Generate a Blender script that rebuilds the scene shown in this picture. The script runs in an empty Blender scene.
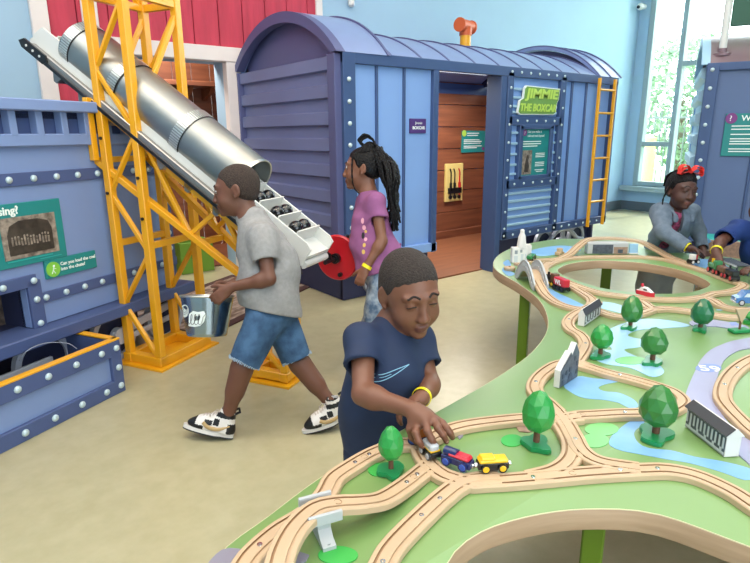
import bpy, bmesh, math, random
import numpy as np
from mathutils import Vector, Matrix
from mathutils.bvhtree import BVHTree
random.seed(4); PI = math.pi; R = math.radians
SC = bpy.context.scene; COL = SC.collection
# ------------------------------------------------------------------ camera
CH = 1.2; FPX = 568.0; CX, CY = 375.0, 281.5
def _cam():
    U = np.array([(1140-CX)/FPX, -(128-CY)/FPX, -1.0]); V = np.array([(-78-CX)/FPX, -(137.5-CY)/FPX, -1.0])
    U /= np.linalg.norm(U); V /= np.linalg.norm(V); Z = np.cross(U, V); Z /= np.linalg.norm(Z)
    m = U+V; m /= np.linalg.norm(m); n = np.cross(Z, m)
    return np.array([(m-n)/2**.5, (m+n)/2**.5, Z])
CM = _cam()
cd = bpy.data.cameras.new('camera'); cam = bpy.data.objects.new('camera', cd); COL.objects.link(cam)
cd.sensor_width = 36; cd.lens = FPX/750*36; cd.clip_start = .05
cam.matrix_world = Matrix.Translation((0, 0, CH)) @ Matrix(CM.tolist()).to_4x4(); SC.camera = cam
def ray(x, y): return CM @ np.array([(x-CX)/FPX, -(y-CY)/FPX, -1.0])
def at(x, y, z=0.0):            # pixel of the photograph -> point on the horizontal plane z
    d = ray(x, y); return Vector(np.array([0, 0, CH]) + (z-CH)/d[2]*d)
def dep(x, y, D):               # pixel -> point at distance D along the view axis
    return Vector(np.array([0, 0, CH]) + D*ray(x, y))
# ------------------------------------------------------------------ view, world, light
SC.view_settings.view_transform = 'Standard'; SC.view_settings.look = 'None'
SC.view_settings.exposure = 0.14; SC.view_settings.gamma = 1.0; SC.view_settings.use_curve_mapping = False
w = bpy.data.worlds.new('sky'); SC.world = w; w.use_nodes = True
bg = w.node_tree.nodes['Background']; bg.inputs['Color'].default_value = (.93, .98, 1.0, 1); bg.inputs['Strength'].default_value = 9.0
def area(name, loc, tgt, sx, sy, power, col=(1, 1, 1)):
    l = bpy.data.lights.new(name, 'AREA'); l.shape = 'RECTANGLE'; l.size = sx; l.size_y = sy; l.energy = power; l.color = col
    o = bpy.data.objects.new(name, l); COL.objects.link(o); o.location = loc
    o.rotation_euler = (Vector(tgt)-Vector(loc)).to_track_quat('-Z', 'Y').to_euler(); return o
area('overhead_light', (1.2, 1.2, 4.1), (1.2, 1.2, 0), 3.2, 3.2, 72, (1, .98, .95))
area('overhead_light', (4.6, 2.0, 4.1), (4.6, 2.0, 0), 3.0, 3.0, 55, (1, .99, .97))
area('overhead_light', (-1.0, 3.0, 4.1), (.4, 3.4, 0), 2.4, 2.4, 55, (1, .98, .95))
area('overhead_light', (.6, -1.6, 4.1), (1.6, 1.6, .3), 3.0, 2.4, 70, (1, .98, .95))
area('overhead_light', (-1.6, -.6, 4.1), (-.2, .3, 0), 2.6, 2.6, 50, (1, .98, .95))  # extra area light, added to brighten the floor under the table
area('front_fill_light', (.6, -3.9, 1.55), (1.4, 2.0, .8), 5.0, 2.9, 190, (.84, .93, 1))  # added fill behind the camera for upright faces; no window stands there
for x, y in ((.5, 1.6), (-.2, 2.6), (1.0, .4), (1.9, 2.2)):
    area('track_lamp', (x, y, 3.6), (1.3, 2.6, 1.2), .16, .16, 7, (1, .68, .36))
sl = bpy.data.lights.new('sun', 'SUN'); sl.energy = 4.0; sl.angle = R(3); sl.color = (1, .96, .88)
so = bpy.data.objects.new('sun', sl); COL.objects.link(so); so.rotation_euler = Vector((-.9, .12, -.8)).to_track_quat('-Z', 'Y').to_euler()
# ------------------------------------------------------------------ materials
def C(h):
    h = h.lstrip('#'); r = []
    for i in (0, 2, 4):
        c = int(h[i:i+2], 16)/255; r.append(c/12.92 if c <= .04045 else ((c+.055)/1.055)**2.4)
    return tuple(r)+(1,)
MATS = {}
def mat(name, col, rough=.5, metal=0, var=0, scale=8, bump=0, bscale=60, coat=0, emit=0, spec=.5, coat_r=.12, col2=None, detail=4, stretch=(1, 1, 1), trans=0, alpha=1):
    m = bpy.data.materials.new(name); m.use_nodes = True; nt = m.node_tree; b = nt.nodes['Principled BSDF']
    c = C(col) if isinstance(col, str) else col
    b.inputs['Base Color'].default_value = c; b.inputs['Roughness'].default_value = rough; b.inputs['Metallic'].default_value = metal
    b.inputs['Coat Weight'].default_value = coat; b.inputs['Coat Roughness'].default_value = coat_r; b.inputs['Specular IOR Level'].default_value = spec
    if trans: b.inputs['Transmission Weight'].default_value = trans
    if alpha < 1: b.inputs['Alpha'].default_value = alpha
    if emit: b.inputs['Emission Color'].default_value = c; b.inputs['Emission Strength'].default_value = emit
    if var or col2 or bump:
        tc = nt.nodes.new('ShaderNodeTexCoord'); mp = nt.nodes.new('ShaderNodeMapping'); mp.inputs['Scale'].default_value = stretch
        nt.links.new(tc.outputs['Object'], mp.inputs['Vector'])
    if var or col2:
        n = nt.nodes.new('ShaderNodeTexNoise'); n.inputs['Scale'].default_value = scale; n.inputs['Detail'].default_value = detail
        nt.links.new(mp.outputs[0], n.inputs['Vector'])
        rp = nt.nodes.new('ShaderNodeValToRGB'); rp.color_ramp.elements[0].position = .32; rp.color_ramp.elements[1].position = .68
        if col2: ca, cb = c, C(col2)
        else: ca = tuple(x*(1-var) for x in c[:3])+(1,); cb = tuple(min(1, x*(1+var)) for x in c[:3])+(1,)
        rp.color_ramp.elements[0].color = ca; rp.color_ramp.elements[1].color = cb
        nt.links.new(n.outputs['Fac'], rp.inputs['Fac']); nt.links.new(rp.outputs['Color'], b.inputs['Base Color'])
    if bump:
        n2 = nt.nodes.new('ShaderNodeTexNoise'); n2.inputs['Scale'].default_value = bscale; n2.inputs['Detail'].default_value = 3
        nt.links.new(mp.outputs[0], n2.inputs['Vector'])
        bp = nt.nodes.new('ShaderNodeBump'); bp.inputs['Strength'].default_value = bump; bp.inputs['Distance'].default_value = .01
        nt.links.new(n2.outputs['Fac'], bp.inputs['Height']); nt.links.new(bp.outputs['Normal'], b.inputs['Normal'])
    MATS[name] = m; return m
# ------------------------------------------------------------------ mesh builder
def rotz(a): return Matrix.Rotation(a, 3, 'Z')
def frame_of(d, up=(0, 0, 1)):
    d = Vector(d).normalized(); u = Vector(up)
    if abs(d.dot(u)) > .98: u = Vector((1, 0, 0)) if abs(d.x) < .9 else Vector((0, 1, 0))
    x = u.cross(d).normalized(); y = d.cross(x); return x, y, d
class MB:
    def __init__(s): s.v = []; s.f = []; s.m = []
    def add(s, vs, fs, mi=0):
        o = len(s.v); s.v += [Vector(v) for v in vs]; s.f += [[i+o for i in f] for f in fs]; s.m += [mi]*len(fs); return s
    def box(s, c, size, Rm=None, bev=0, mi=0):
        hx, hy, hz = [q/2 for q in size]; c = Vector(c)
        b = min(bev, hx*.9, hy*.9, hz*.9); vs = []; idx = {}
        for sx in (-1, 1):
            for sy in (-1, 1):
                for sz in (-1, 1):
                    if b:
                        for k in range(3):
                            p = [sx*(hx-b), sy*(hy-b), sz*(hz-b)]; p[k] = (sx*hx, sy*hy, sz*hz)[k]
                            idx[sx, sy, sz, k] = len(vs); vs.append(Vector(p))
                    else:
                        for k in range(3): idx[sx, sy, sz, k] = len(vs)
                        vs.append(Vector((sx*hx, sy*hy, sz*hz)))
        S = [(-1, -1), (1, -1), (1, 1), (-1, 1)]; fs = []
        def key(k, a, p, q):
            t = [0, 0, 0]; t[k] = a; t[(k+1) % 3] = p; t[(k+2) % 3] = q; return tuple(t)
        for k in range(3):
            for a in (-1, 1):
                f = [idx[key(k, a, p, q)+(k,)] for p, q in S]; fs.append(f if a > 0 else f[::-1])
        if b:
            for k in range(3):
                for p, q in S:
                    k1, k2 = (k+1) % 3, (k+2) % 3
                    A = key(k, -1, p, q); B = key(k, 1, p, q)
                    fs.append([idx[A+(k1,)], idx[B+(k1,)], idx[B+(k2,)], idx[A+(k2,)]])
            for sx in (-1, 1):
                for sy in (-1, 1):
                    for sz in (-1, 1): fs.append([idx[sx, sy, sz, k] for k in range(3)])
        if Rm is not None: vs = [Rm @ v for v in vs]
        return s.add([v+c for v in vs], fs, mi)
    def bar(s, p, q, w, h=None, up=(0, 0, 1), bev=0, mi=0):
        p = Vector(p); q = Vector(q); x, y, d = frame_of(q-p, up)
        Rm = Matrix((x, y, d)).transposed(); return s.box((p+q)/2, (w, h or w, (q-p).length), Rm, bev, mi)
    def cyl(s, p, q, r0, r1=None, seg=20, mi=0, caps=True):
        return s.tube([p, q], [r0, r0 if r1 is None else r1], seg, mi=mi, caps=caps)
    def tube(s, path, r, seg=8, closed=False, mi=0, caps=True):
        path = [Vector(p) for p in path]; n = len(path); vs = []; fs = []; px = None
        rs = r if isinstance(r, (list, tuple)) else [r]*n
        for i in range(n):
            a = path[(i-1) % n] if (closed or i) else path[0]; b_ = path[(i+1) % n] if (closed or i < n-1) else path[-1]
            d = (b_-a).normalized()
            if px is None: x, y, _ = frame_of(d)
            else:
                x = (px-d*px.dot(d))
                x = x.normalized() if x.length > 1e-6 else frame_of(d)[0]; y = d.cross(x)
            px = x
            for k in range(seg):
                t = 2*PI*k/seg; vs.append(path[i]+x*(rs[i]*math.cos(t))+y*(rs[i]*math.sin(t)))
        for i in range(n if closed else n-1):
            j = (i+1) % n
            for k in range(seg):
                l = (k+1) % seg; fs.append([i*seg+k, i*seg+l, j*seg+l, j*seg+k])
        if caps and not closed: fs.append(list(range(seg))[::-1]); fs.append([(n-1)*seg+k for k in range(seg)])
        return s.add(vs, fs, mi)
    def ball(s, c, r, su=16, sv=10, Rm=None, mi=0, vmax=1.0):
        r = (r, r, r) if not isinstance(r, (tuple, list)) else r; vs = []; fs = []; c = Vector(c)
        for j in range(sv+1):
            ph = -PI/2+PI*vmax*j/sv
            for i in range(su):
                t = 2*PI*i/su; p = Vector((r[0]*math.cos(ph)*math.cos(t), r[1]*math.cos(ph)*math.sin(t), r[2]*math.sin(ph)))
                vs.append((Rm @ p if Rm is not None else p)+c)
        for j in range(sv):
            for i in range(su):
                k = (i+1) % su; fs.append([j*su+i, j*su+k, (j+1)*su+k, (j+1)*su+i])
        return s.add(vs, fs, mi)
    def lathe(s, prof, c=(0, 0, 0), Rm=None, seg=32, mi=0, cap0=False, cap1=False):
        vs = []; fs = []; n = len(prof); c = Vector(c)
        for r, z in prof:
            for k in range(seg):
                t = 2*PI*k/seg; p = Vector((r*math.cos(t), r*math.sin(t), z)); vs.append((Rm @ p if Rm is not None else p)+c)
        for i in range(n-1):
            for k in range(seg):
                l = (k+1) % seg; fs.append([i*seg+k, i*seg+l, (i+1)*seg+l, (i+1)*seg+k])
        if cap0: fs.append(list(range(seg))[::-1])
        if cap1: fs.append([(n-1)*seg+k for k in range(seg)])
        return s.add(vs, fs, mi)
    def prism(s, poly, z0, z1, fn=None, mi=0):   # poly: 2D points; fn maps (x,y,z)->3D
        n = len(poly); fn = fn or (lambda x, y, z: Vector((x, y, z)))
        vs = [fn(x, y, z0) for x, y in poly]+[fn(x, y, z1) for x, y in poly]
        fs = [list(range(n))[::-1], [n+i for i in range(n)]]+[[i, (i+1) % n, n+(i+1) % n, n+i] for i in range(n)]
        return s.add(vs, fs, mi)
    def sweep(s, path, prof, closed=False, mi=0, up=(0, 0, 1)):    # prof: (side, up) pts, closed loop
        n = len(path); m = len(prof); vs = []; fs = []; up = Vector(up)
        for i in range(n):
            a = path[(i-1) % n] if (closed or i) else path[0]; b_ = path[(i+1) % n] if (closed or i < n-1) else path[-1]
            d = (b_-a).normalized(); x = d.cross(up).normalized(); u = x.cross(d)
            for p, q in prof: vs.append(path[i]+x*p+u*q)
        for i in range(n if closed else n-1):
            j = (i+1) % n
            for k in range(m):
                l = (k+1) % m; fs.append([i*m+k, i*m+l, j*m+l, j*m+k])
        if not closed: fs.append(list(range(m))[::-1]); fs.append([(n-1)*m+k for k in range(m)])
        return s.add(vs, fs, mi)
MW = {}
def mkobj(name, verts, faces, mats, mids=None, smooth=35):
    me = bpy.data.meshes.new(name); me.from_pydata([tuple(v) for v in verts], [], faces)
    for m in (mats if isinstance(mats, (list, tuple)) else [mats]): me.materials.append(MATS[m] if isinstance(m, str) else m)
    if mids is not None: me.polygons.foreach_set('material_index', mids)
    bm = bmesh.new(); bm.from_mesh(me); bmesh.ops.recalc_face_normals(bm, faces=bm.faces); bm.to_mesh(me); bm.free()
    if smooth:
        me.polygons.foreach_set('use_smooth', [True]*len(me.polygons)); me.set_sharp_from_angle(angle=R(smooth))
    me.update(); o = bpy.data.objects.new(name, me); COL.objects.link(o); return o
def tag(o, label=None, cat=None, group=None, kind=None):
    if label: o['label'] = label
    if cat: o['category'] = cat
    if group: o['group'] = group
    if kind: o['kind'] = kind
    return o
def thing(name, label, cat, loc=(0, 0, 0), rz=0, group=None):
    o = bpy.data.objects.new(name, None); COL.objects.link(o); o.location = loc; o.rotation_euler = (0, 0, rz)
    o.empty_display_size = .05; MW[o] = Matrix.Translation(loc) @ Matrix.Rotation(rz, 4, 'Z'); return tag(o, label, cat, group)
def part(name, mb, mats, parent, world=False, label=None, smooth=35, kind=None):
    vs = mb.v
    if world:
        I = MW[parent].inverted(); vs = [I @ v for v in vs]
    o = mkobj(name, vs, mb.f, mats, mb.m, smooth); o.parent = parent; MW[o] = MW[parent]
    return tag(o, label, None, None, kind)
def solo(name, mb, mats, label=None, cat=None, group=None, kind=None, smooth=35):
    xs = [v.x for v in mb.v]; ys = [v.y for v in mb.v]; zs = [v.z for v in mb.v]
    c = Vector(((min(xs)+max(xs))/2, (min(ys)+max(ys))/2, min(zs)))
    o = mkobj(name, [v-c for v in mb.v], mb.f, mats, mb.m, smooth); o.location = c; MW[o] = Matrix.Translation(c)
    return tag(o, label, cat, group, kind)
def structure(name, mb, mats, parent=None, smooth=35):
    if parent: return part(name, mb, mats, parent, world=True, smooth=smooth)
    return solo(name, mb, mats, kind='structure', smooth=smooth)
def kids(o): return [c for c in o.children]
def copy_tree(o, parent=None):
    c = o.copy(); COL.objects.link(c); MW[c] = MW.get(o, Matrix())
    if parent: c.parent = parent
    for ch in list(o.children): copy_tree(ch, c)
    return c
def text_mb(txt, size, fn, depth=.002, align='LEFT', bold=0.0, shear=0, mi=0, space=1.0):
    cu = bpy.data.curves.new('t', 'FONT'); cu.body = txt; cu.size = size; cu.extrude = depth/2; cu.align_x = align; cu.offset = bold; cu.shear = shear
    cu.resolution_u = 3; cu.space_character = space; ob = bpy.data.objects.new('t', cu); COL.objects.link(ob)
    dg = bpy.context.evaluated_depsgraph_get(); dg.update(); ev = ob.evaluated_get(dg); me = ev.to_mesh(); mb = MB()
    mb.add([fn(v.co.x, v.co.y, v.co.z) for v in me.vertices], [list(p.vertices) for p in me.polygons], mi)
    ev.to_mesh_clear(); bpy.data.objects.remove(ob); bpy.data.curves.remove(cu); return mb
def fit_text(txt, w_, h_, fn, depth=.002, bold=0.0, shear=0):
    mb = text_mb(txt, 1.0, lambda x, y, z: Vector((x, y, z)), depth, bold=bold, shear=shear); xs = [v.x for v in mb.v]; ys = [v.y for v in mb.v]
    mb.v = [fn((v.x-min(xs))/(max(xs)-min(xs))*w_, (v.y-min(ys))/(max(ys)-min(ys))*h_, v.z) for v in mb.v]; return mb
def merge(*ms):
    r = MB()
    for m in ms:
        o = len(r.v); r.v += m.v; r.f += [[i+o for i in f] for f in m.f]; r.m += m.m
    return r
def spline(pts, step=.02, closed=False):     # Catmull-Rom, resampled
    P = [Vector(p) for p in pts]; n = len(P); out = []
    segs = n if closed else n-1
    for i in range(segs):
        p1, p2 = P[i], P[(i+1) % n]
        p0 = P[(i-1) % n] if (closed or i) else p1*2-p2
        p3 = P[(i+2) % n] if (closed or i+2 < n) else p2*2-p1
        k = max(2, int((p2-p1).length/step))
        for j in range(k):
            t = j/k; out.append(.5*((2*p1)+(p2-p0)*t+(2*p0-5*p1+4*p2-p3)*t*t+(3*p1-p0-3*p2+p3)*t**3))
    if not closed: out.append(P[-1])
    return out
def rivet_on(parent, pts, nrm, r=.016, m='rivet', world=False, name='rivet'):   # one dome mesh, shared by every rivet of the thing
    nrm = Vector(nrm).normalized(); x, y, d = frame_of(nrm); Rm = Matrix((x, y, d)).transposed(); mb = MB()
    mb.lathe([(r, -.002), (r*.97, r*.25), (r*.75, r*.55), (r*.4, r*.72), (.0005, r*.78)], (0, 0, 0), Rm, 14)
    first = None
    for p in pts:
        p = MW[parent].inverted() @ Vector(p) if world else Vector(p)
        if first is None: first = o = part(name, mb, m, parent)
        else: o = first.copy(); COL.objects.link(o); o.parent = parent
        o.location = p
# ------------------------------------------------------------------ palette
mat('floor', '#ada583', .28, col2='#b7af8e', scale=15, detail=8, spec=.4)
mat('wall_blue', '#a0bfd6', .7, var=.02, scale=2)
mat('ceiling', '#e8ebec', .9)
mat('barn_red', '#c03a50', .7, var=.12, scale=18, stretch=(1, 1, .12), bump=.5, bscale=26)
mat('white_paint', '#e6dcd8', .55, var=.03, scale=6)
mat('base_grey', '#5f6a70', .6)
mat('frame_grey', '#98a9ad', .45)
mat('panel_blue', '#82a6de', .38, var=.02, scale=3)
mat('trim_blue', '#3d547f', .42)
mat('slat_violet', '#737ca6', .45, var=.03, scale=3)
mat('roof_blue', '#7e8fba', .3, var=.03, scale=4)
mat('arch_violet', '#565b86', .45)
mat('car_slate', '#566b94', .45, var=.02, scale=3)
mat('navy', '#2c3050', .6)
mat('rivet', '#c3d6dc', .3, metal=.2)
mat('slat_light', '#9cc0d8', .4)
mat('wood_wall', '#8a5236', .5, col2='#6d3d28', scale=3.5, stretch=(.5, 1, 6), detail=6)
mat('wood_floor', '#8a5638', .5, col2='#7a4a30', scale=3, stretch=(1, 6, 1))
mat('yellow', '#eda91a', .32, var=.03, scale=6, coat=.2)
mat('train_blue', '#7d93c0', .4, var=.025, scale=3)
mat('train_trim', '#4a5a86', .45)
mat('train_dark', '#232947', .6)
mat('steel', '#a9acaa', .42, metal=1, col2='#a0a29e', scale=4, stretch=(1,1,3), bump=.06, bscale=5)
mat('steel_band', '#d9dbd8', .3, metal=1)
mat('metal_rail', '#9b9894', .35, metal=.7)
mat('wheel_grey', '#c3c7d2', .4, metal=.1)
mat('grey_metal', '#a4a8b4', .4, metal=.3)
mat('white_tray', '#dedfda', .4)
mat('black', '#15161a', .35)
mat('black_ball', '#0e0f12', .18, coat=.5)
mat('red', '#c8202c', .3, coat=.3)
mat('teal', '#1f8483', .5)
mat('teal_light', '#2fa6a0', .5)
mat('sign_white', '#eef6f2', .5)
mat('purple', '#4a2f74', .5)
mat('purple2', '#7b3a80', .5)
mat('lime', '#a9cf52', .45)
mat('sticker_lime', '#84c84a', .5)
mat('orange', '#d2602f', .45)
mat('photo_dark', '#2b2622', .5, col2='#4a423b', scale=22)
mat('photo_light', '#a79a8c', .5, col2='#5f564e', scale=40)
mat('coal', '#3a302c', .6, col2='#66564b', scale=40, bump=1, bscale=45)
mat('copper', '#80686f', .35, metal=.25)
mat('dark_green', '#2f5b4a', .6)
# ------------------------------------------------------------------ room shell
YW, XW = 4.86, 8.74
b = MB().box((2.7, .4, -.05), (13, 9.4, .1)); structure('floor', b, 'floor')
b = MB().box((2.7, .4, 4.45), (13, 9.4, .1)); structure('ceiling', b, 'ceiling')
# far wall with the barn doorway cut out
b = MB(); D0, D1, DH = 1.36, 2.12, 1.80
b.box(((-3.5+D0)/2, YW+.1, 2.2), (D0+3.5, .2, 4.4)); b.box(((D1+XW)/2, YW+.1, 2.2), (XW-D1, .2, 4.4)); b.box(((D0+D1)/2, YW+.1, (DH+4.4)/2), (D1-D0, .2, 4.4-DH))
structure('wall_back', b, 'wall_blue')
b = MB().box((-3.6, .4, 2.2), (.2, 9.4, 4.4)); structure('wall_left', b, 'wall_blue')
b = MB().box((2.7, -4.2, 2.2), (13, .2, 4.4)); structure('wall_front', b, 'wall_blue')
W0, W1, S0, S1 = .6, 4.70, .38, 4.1
b = MB(); xw = XW+.12
b.box((xw, (W1+YW+.2)/2, 2.2), (.24, YW+.2-W1, 4.4)); b.box((xw, (W0-4.2)/2, 2.2), (.24, W0+4.2, 4.4))
b.box((xw, (W0+W1)/2, S0/2), (.24, W1-W0, S0)); b.box((xw, (W0+W1)/2, (S1+4.4)/2), (.24, W1-W0, 4.4-S1)); structure('wall_right', b, 'wall_blue')
b = MB().box((XW-.012, (YW-4.1)/2, .07), (.024, YW+4.1, .14)); structure('baseboard_right', b, 'base_grey')
b = MB().box(((2.9+XW)/2, YW-.012, .07), (XW-2.9, .024, .14)); structure('baseboard_back', b, 'base_grey')
# the tall window
wt = thing('window_1', None, None, (XW+.06, 0, 0)); wt['kind'] = 'structure'
b = MB()
for y, wd in ((W1-.04, .08), (4.18, .07), (2.95, .07), (1.7, .07), (W0+.04, .08)): b.box((0, y, (S0+S1)/2), (.12, wd, S1-S0), bev=.006)
for y0, y1, z in ((4.18, W1, 1.02), (2.95, 4.18, 2.14), (1.7, 2.95, 2.14), (W0, 1.7, 2.14), (W0, W1, S0+.04), (W0, W1, S1-.04)): b.box((0, (y0+y1)/2, z), (.10, y1-y0, .07 if z < 3 else .08), bev=.006)
part('window_frame', b, 'frame_grey', wt)
m = bpy.data.materials.new('glass'); m.use_nodes = True; nt = m.node_tree; nt.nodes.clear()
o_ = nt.nodes.new('ShaderNodeOutputMaterial'); mx = nt.nodes.new('ShaderNodeMixShader'); t_ = nt.nodes.new('ShaderNodeBsdfTransparent'); g_ = nt.nodes.new('ShaderNodeBsdfGlossy')
t_.inputs[0].default_value = (.93, .98, .97, 1); g_.inputs['Roughness'].default_value = .02; mx.inputs[0].default_value = .06
nt.links.new(t_.outputs[0], mx.inputs[1]); nt.links.new(g_.outputs[0], mx.inputs[2]); nt.links.new(mx.outputs[0], o_.inputs[0]); MATS['glass'] = m
b = MB().box((.0, (W0+W1)/2, (S0+S1)/2), (.012, W1-W0-.1, S1-S0-.1)); part('window_pane', b, 'glass', wt)
b = MB().box((XW-.05, (W0+W1)/2+.05, S0-.035), (.14, W1-W0+.2, .07), bev=.006); structure('trim_1', b, 'frame_grey')
# red barn front on the far wall
b = MB(); x = .80; yb = YW-.02
while x < 3.02:
    x2 = min(x+.215, 3.05)
    if x2 <= D0+.02 or x >= D1-.02: b.box(((x+x2)/2, yb, 2.2), (x2-x-.006, .04, 4.36), bev=.004)
    else: b.box(((x+x2)/2, yb, (DH+4.38)/2), (x2-x-.006, .04, 4.38-DH), bev=.004)
    x = x2
structure('wall_barn', b, 'barn_red')
def trim(n, c, s): structure('trim_%d' % n, MB().box(c, s, bev=.004), 'white_paint')
trim(2, (.775, YW-.03, 2.2), (.11, .06, 4.38)); trim(3, (3.07, YW-.03, 2.2), (.07, .06, 4.38))
trim(4, (D1+.06, YW-.035, DH/2), (.13, .09, DH)); trim(5, (D0-.06, YW-.035, DH/2), (.13, .09, DH)); trim(6, ((D0+D1)/2+.02, YW-.04, DH+.055), (D1-D0+.42, .10, .115)); trim(7, (1.10, YW-.032, 3.17), (.11, .06, 2.4))
trim(8, (D1+.012, YW+.1, DH/2), (.02, .22, DH)); trim(9, (D0-.012, YW+.1, DH/2), (.02, .22, DH))
# room behind the barn doorway
b = MB(); yr = YW+1.3
for k in range(12): b.box((.62+k*.2, yr, 1.2), (.194, .04, 2.4), bev=.004)
b.box((.5, YW+.75, 1.2), (.06, 1.1, 2.4)); b.box((2.95, YW+.75, 1.2), (.06, 1.1, 2.4)); b.box((1.7, YW+.75, 2.42), (2.5, 1.1, .06)); b.box((1.7, YW+.75, -.03), (2.5, 1.1, .06))
structure('wall_beyond', b, 'wood_wall')
sh = thing('wall_shelf', 'dark brown wooden shelf on brackets seen through the barn doorway', 'shelf', (2.0, YW+1.1, 1.68))
part('board', MB().box((0, 0, .02), (1.1, .34, .05), bev=.006), 'wood_wall', sh)
for k in range(5): part('bracket', MB().prism([(0, 0), (.26, 0), (.22, -.05), (.02, -.12), (0, -.12)], -.02, .02, lambda x, y, z, k=k: Vector((-.45+.22*k+z, .17-x, y-.005))), 'wood_floor', sh)
# small detector on the blue wall, security camera
d = thing('motion_sensor', 'small white sensor on the pale blue wall right of the red barn', 'sensor', (3.45, YW, 2.43))
part('case', MB().box((0, -.03, 0), (.06, .05, .1), bev=.015), 'white_tray', d); part('lens', MB().ball((0, -.056, -.02), (.018, .008, .018), 12, 8), 'white_paint', d)
d = thing('security_camera', 'small white camera high on the blue wall left of the tall window', 'camera', (XW-.03, 4.78, 2.98))
part('mount', MB().cyl((0, 0, 0), (-.08, 0, 0), .035), 'white_tray', d); part('head', MB().ball((-.12, 0, -.01), .05), 'white_tray', d); part('lens', MB().cyl((-.16, 0, -.02), (-.175, 0, -.022), .022), 'black', d)
# outside
mat('grass', '#93b86b', .9, var=.2, scale=3); mat('leaf', '#7f9c76', .7, var=.25, scale=3); mat('bark', '#6b5a48', .9); mat('fence', '#55625e', .5); mat('column', '#d8b27a', .7)
b = MB().box((14.3, 2, -.1), (10.8, 20, .1)); structure('ground', b, 'grass')
def outdoor_tree(x, y, h, r, lab, sd):
    rn = random.Random(sd); t = thing('leafy_tree', lab, 'tree', (x, y, -.05), 0, 'trees outside the window')
    part('trunk', MB().tube([(0, 0, 0), (.05, .05, h*.3), (0, .1, h*.62)], [.14, .11, .06], 10), 'bark', t)
    b = MB()
    for i in range(2600):
        a, c, q = rn.random()*2*PI, rn.random()*2-1, r*(.45+.55*rn.random()**.4); s_ = math.sqrt(1-c*c)
        p = Vector((q*s_*math.cos(a), q*s_*math.sin(a), h*.62+c*q*1.25)); l = rn.uniform(.06, .12)
        u = Vector((rn.gauss(0, 1), rn.gauss(0, 1), rn.gauss(0, 1))).normalized(); v = u.orthogonal().normalized()
        b.add([p-u*l, p+v*l*.5, p+u*l, p-v*l*.5], [[0, 1, 2, 3]])
    part('crown', b, 'leaf', t, smooth=0)
outdoor_tree(12.2, 5.6, 3.0, 1.1, 'green tree outside the window, left of the other two', 1)
outdoor_tree(13.3, 2.9, 3.1, 1.15, 'green tree outside the window, between the other two', 2)
outdoor_tree(12.0, .2, 3.0, 1.1, 'green tree outside the window, right of the other two', 3)
f = thing('metal_fence', 'dark metal railing with thin upright bars outside the window', 'fence', (10.9, 3.2, -.05))
for k in range(46): 
    if k == 0: fb = part('upright_bar', MB().cyl((0, 0, 0), (0, 0, 1.65), .012, seg=6), 'fence', f)
    else: fb2 = fb.copy(); COL.objects.link(fb2); fb2.parent = f
    (fb if k == 0 else fb2).location = (0, -2.5+k*.11, 0)
for z in (.2, 1.5): part('rail', MB().box((0, 0, z), (.03, 5.1, .04)), 'fence', f)
c_ = solo('wooden_post', MB().lathe([(.13, 0), (.13, .9), (.11, .95), (.11, 1.15), (.02, 1.2)], (9.7, 5.0, -.05), seg=16, cap0=True, cap1=True), 'column', 'yellowish post standing outside the lower window pane', 'post')

area('barn_fill_light', (1.7, YW+.6, 2.3), (1.7, YW+.9, 0), .8, .4, 40, (1, .9, .8))  # unseen area light, added to lift the dark space behind the doorway
# patterned rug by the barn doorway
mat('rug', '#6b5648', .95, col2='#b9a596', scale=9, detail=2, stretch=(1, 3, 1)); mat('rug_border', '#4a2f2b', .95)
rg = thing('rug', 'dark patterned rug on the floor behind the yellow tower', 'rug', (1.56, 3.92, 0), R(29))
part('rug_pile', MB().box((0, 0, .006), (1.25, .72, .012), bev=.004), 'rug', rg); part('border', MB().box((0, .39, .006), (1.37, .06, .011)).box((0, -.39, .006), (1.37, .06, .011)).box((.655, 0, .006), (.06, .72, .011)).box((-.655, 0, .006), (.06, .72, .011)), 'rug_border', rg)
mat('green_crate', '#6f9a30', .5); gc = thing('green_crate', 'lime green open crate on the floor inside the barn doorway', 'crate', (1.78, 5.05, .0))
b = MB()
for s_ in (-1, 1): b.box((s_*.14, 0, .14), (.02, .22, .28), bev=.004); b.box((0, s_*.11, .14), (.30, .02, .28), bev=.004)
part('side_panel', b, 'green_crate', gc); part('base_panel', MB().box((0, 0, .01), (.28, .22, .02)), 'green_crate', gc)
# ------------------------------------------------------------------ the boxcar (local frame: x along the side, y into the car)
BX = thing('boxcar', 'blue walk-in boxcar with open doorway, yellow ladder and curved roof', 'boxcar', (2.24, 3.27, 0))
LX, LY, EZ = 3.33, 1.53, 1.72
def bp(name, mb, m, **k): return part(name, mb, m, BX, **k)
# side wall facing the room: left bay, doorway 0.87-1.58, right bays
b = MB(); b.box((.435, .03, 1.0), (.87, .04, 1.40)); bp('side_panel', b, 'panel_blue')
b = MB()
for x in (.30, .55): b.box((x, .004, 1.0), (.02, .02, 1.36), bev=.003)
bp('batten', b, 'trim_blue')
b = MB(); b.box((.05, .0, 1.005), (.10, .06, 1.43), bev=.004); bp('corner_post', b, 'trim_blue')
b = MB(); b.box((LX/2, .0, 1.69), (LX, .05, .075), bev=.004); bp('top_rail', b, 'trim_blue')
b = MB(); b.box((.44, .0, .325), (.88, .05, .07), bev=.004); bp('bottom_rail', b, 'panel_blue')
b = MB(); b.box((.845, .03, .97), (.055, .11, 1.37), bev=.004); bp('door_post', b, 'trim_blue')
b = MB(); b.box((1.615, .06, .83), (.07, .16, 1.66), bev=.004); bp('door_post', b, 'trim_blue')
b = MB(); b.box((LX/2, 1.48, 1.68), (LX-.1, .05, .11)); bp('wall_header', b, 'trim_blue')
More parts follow.
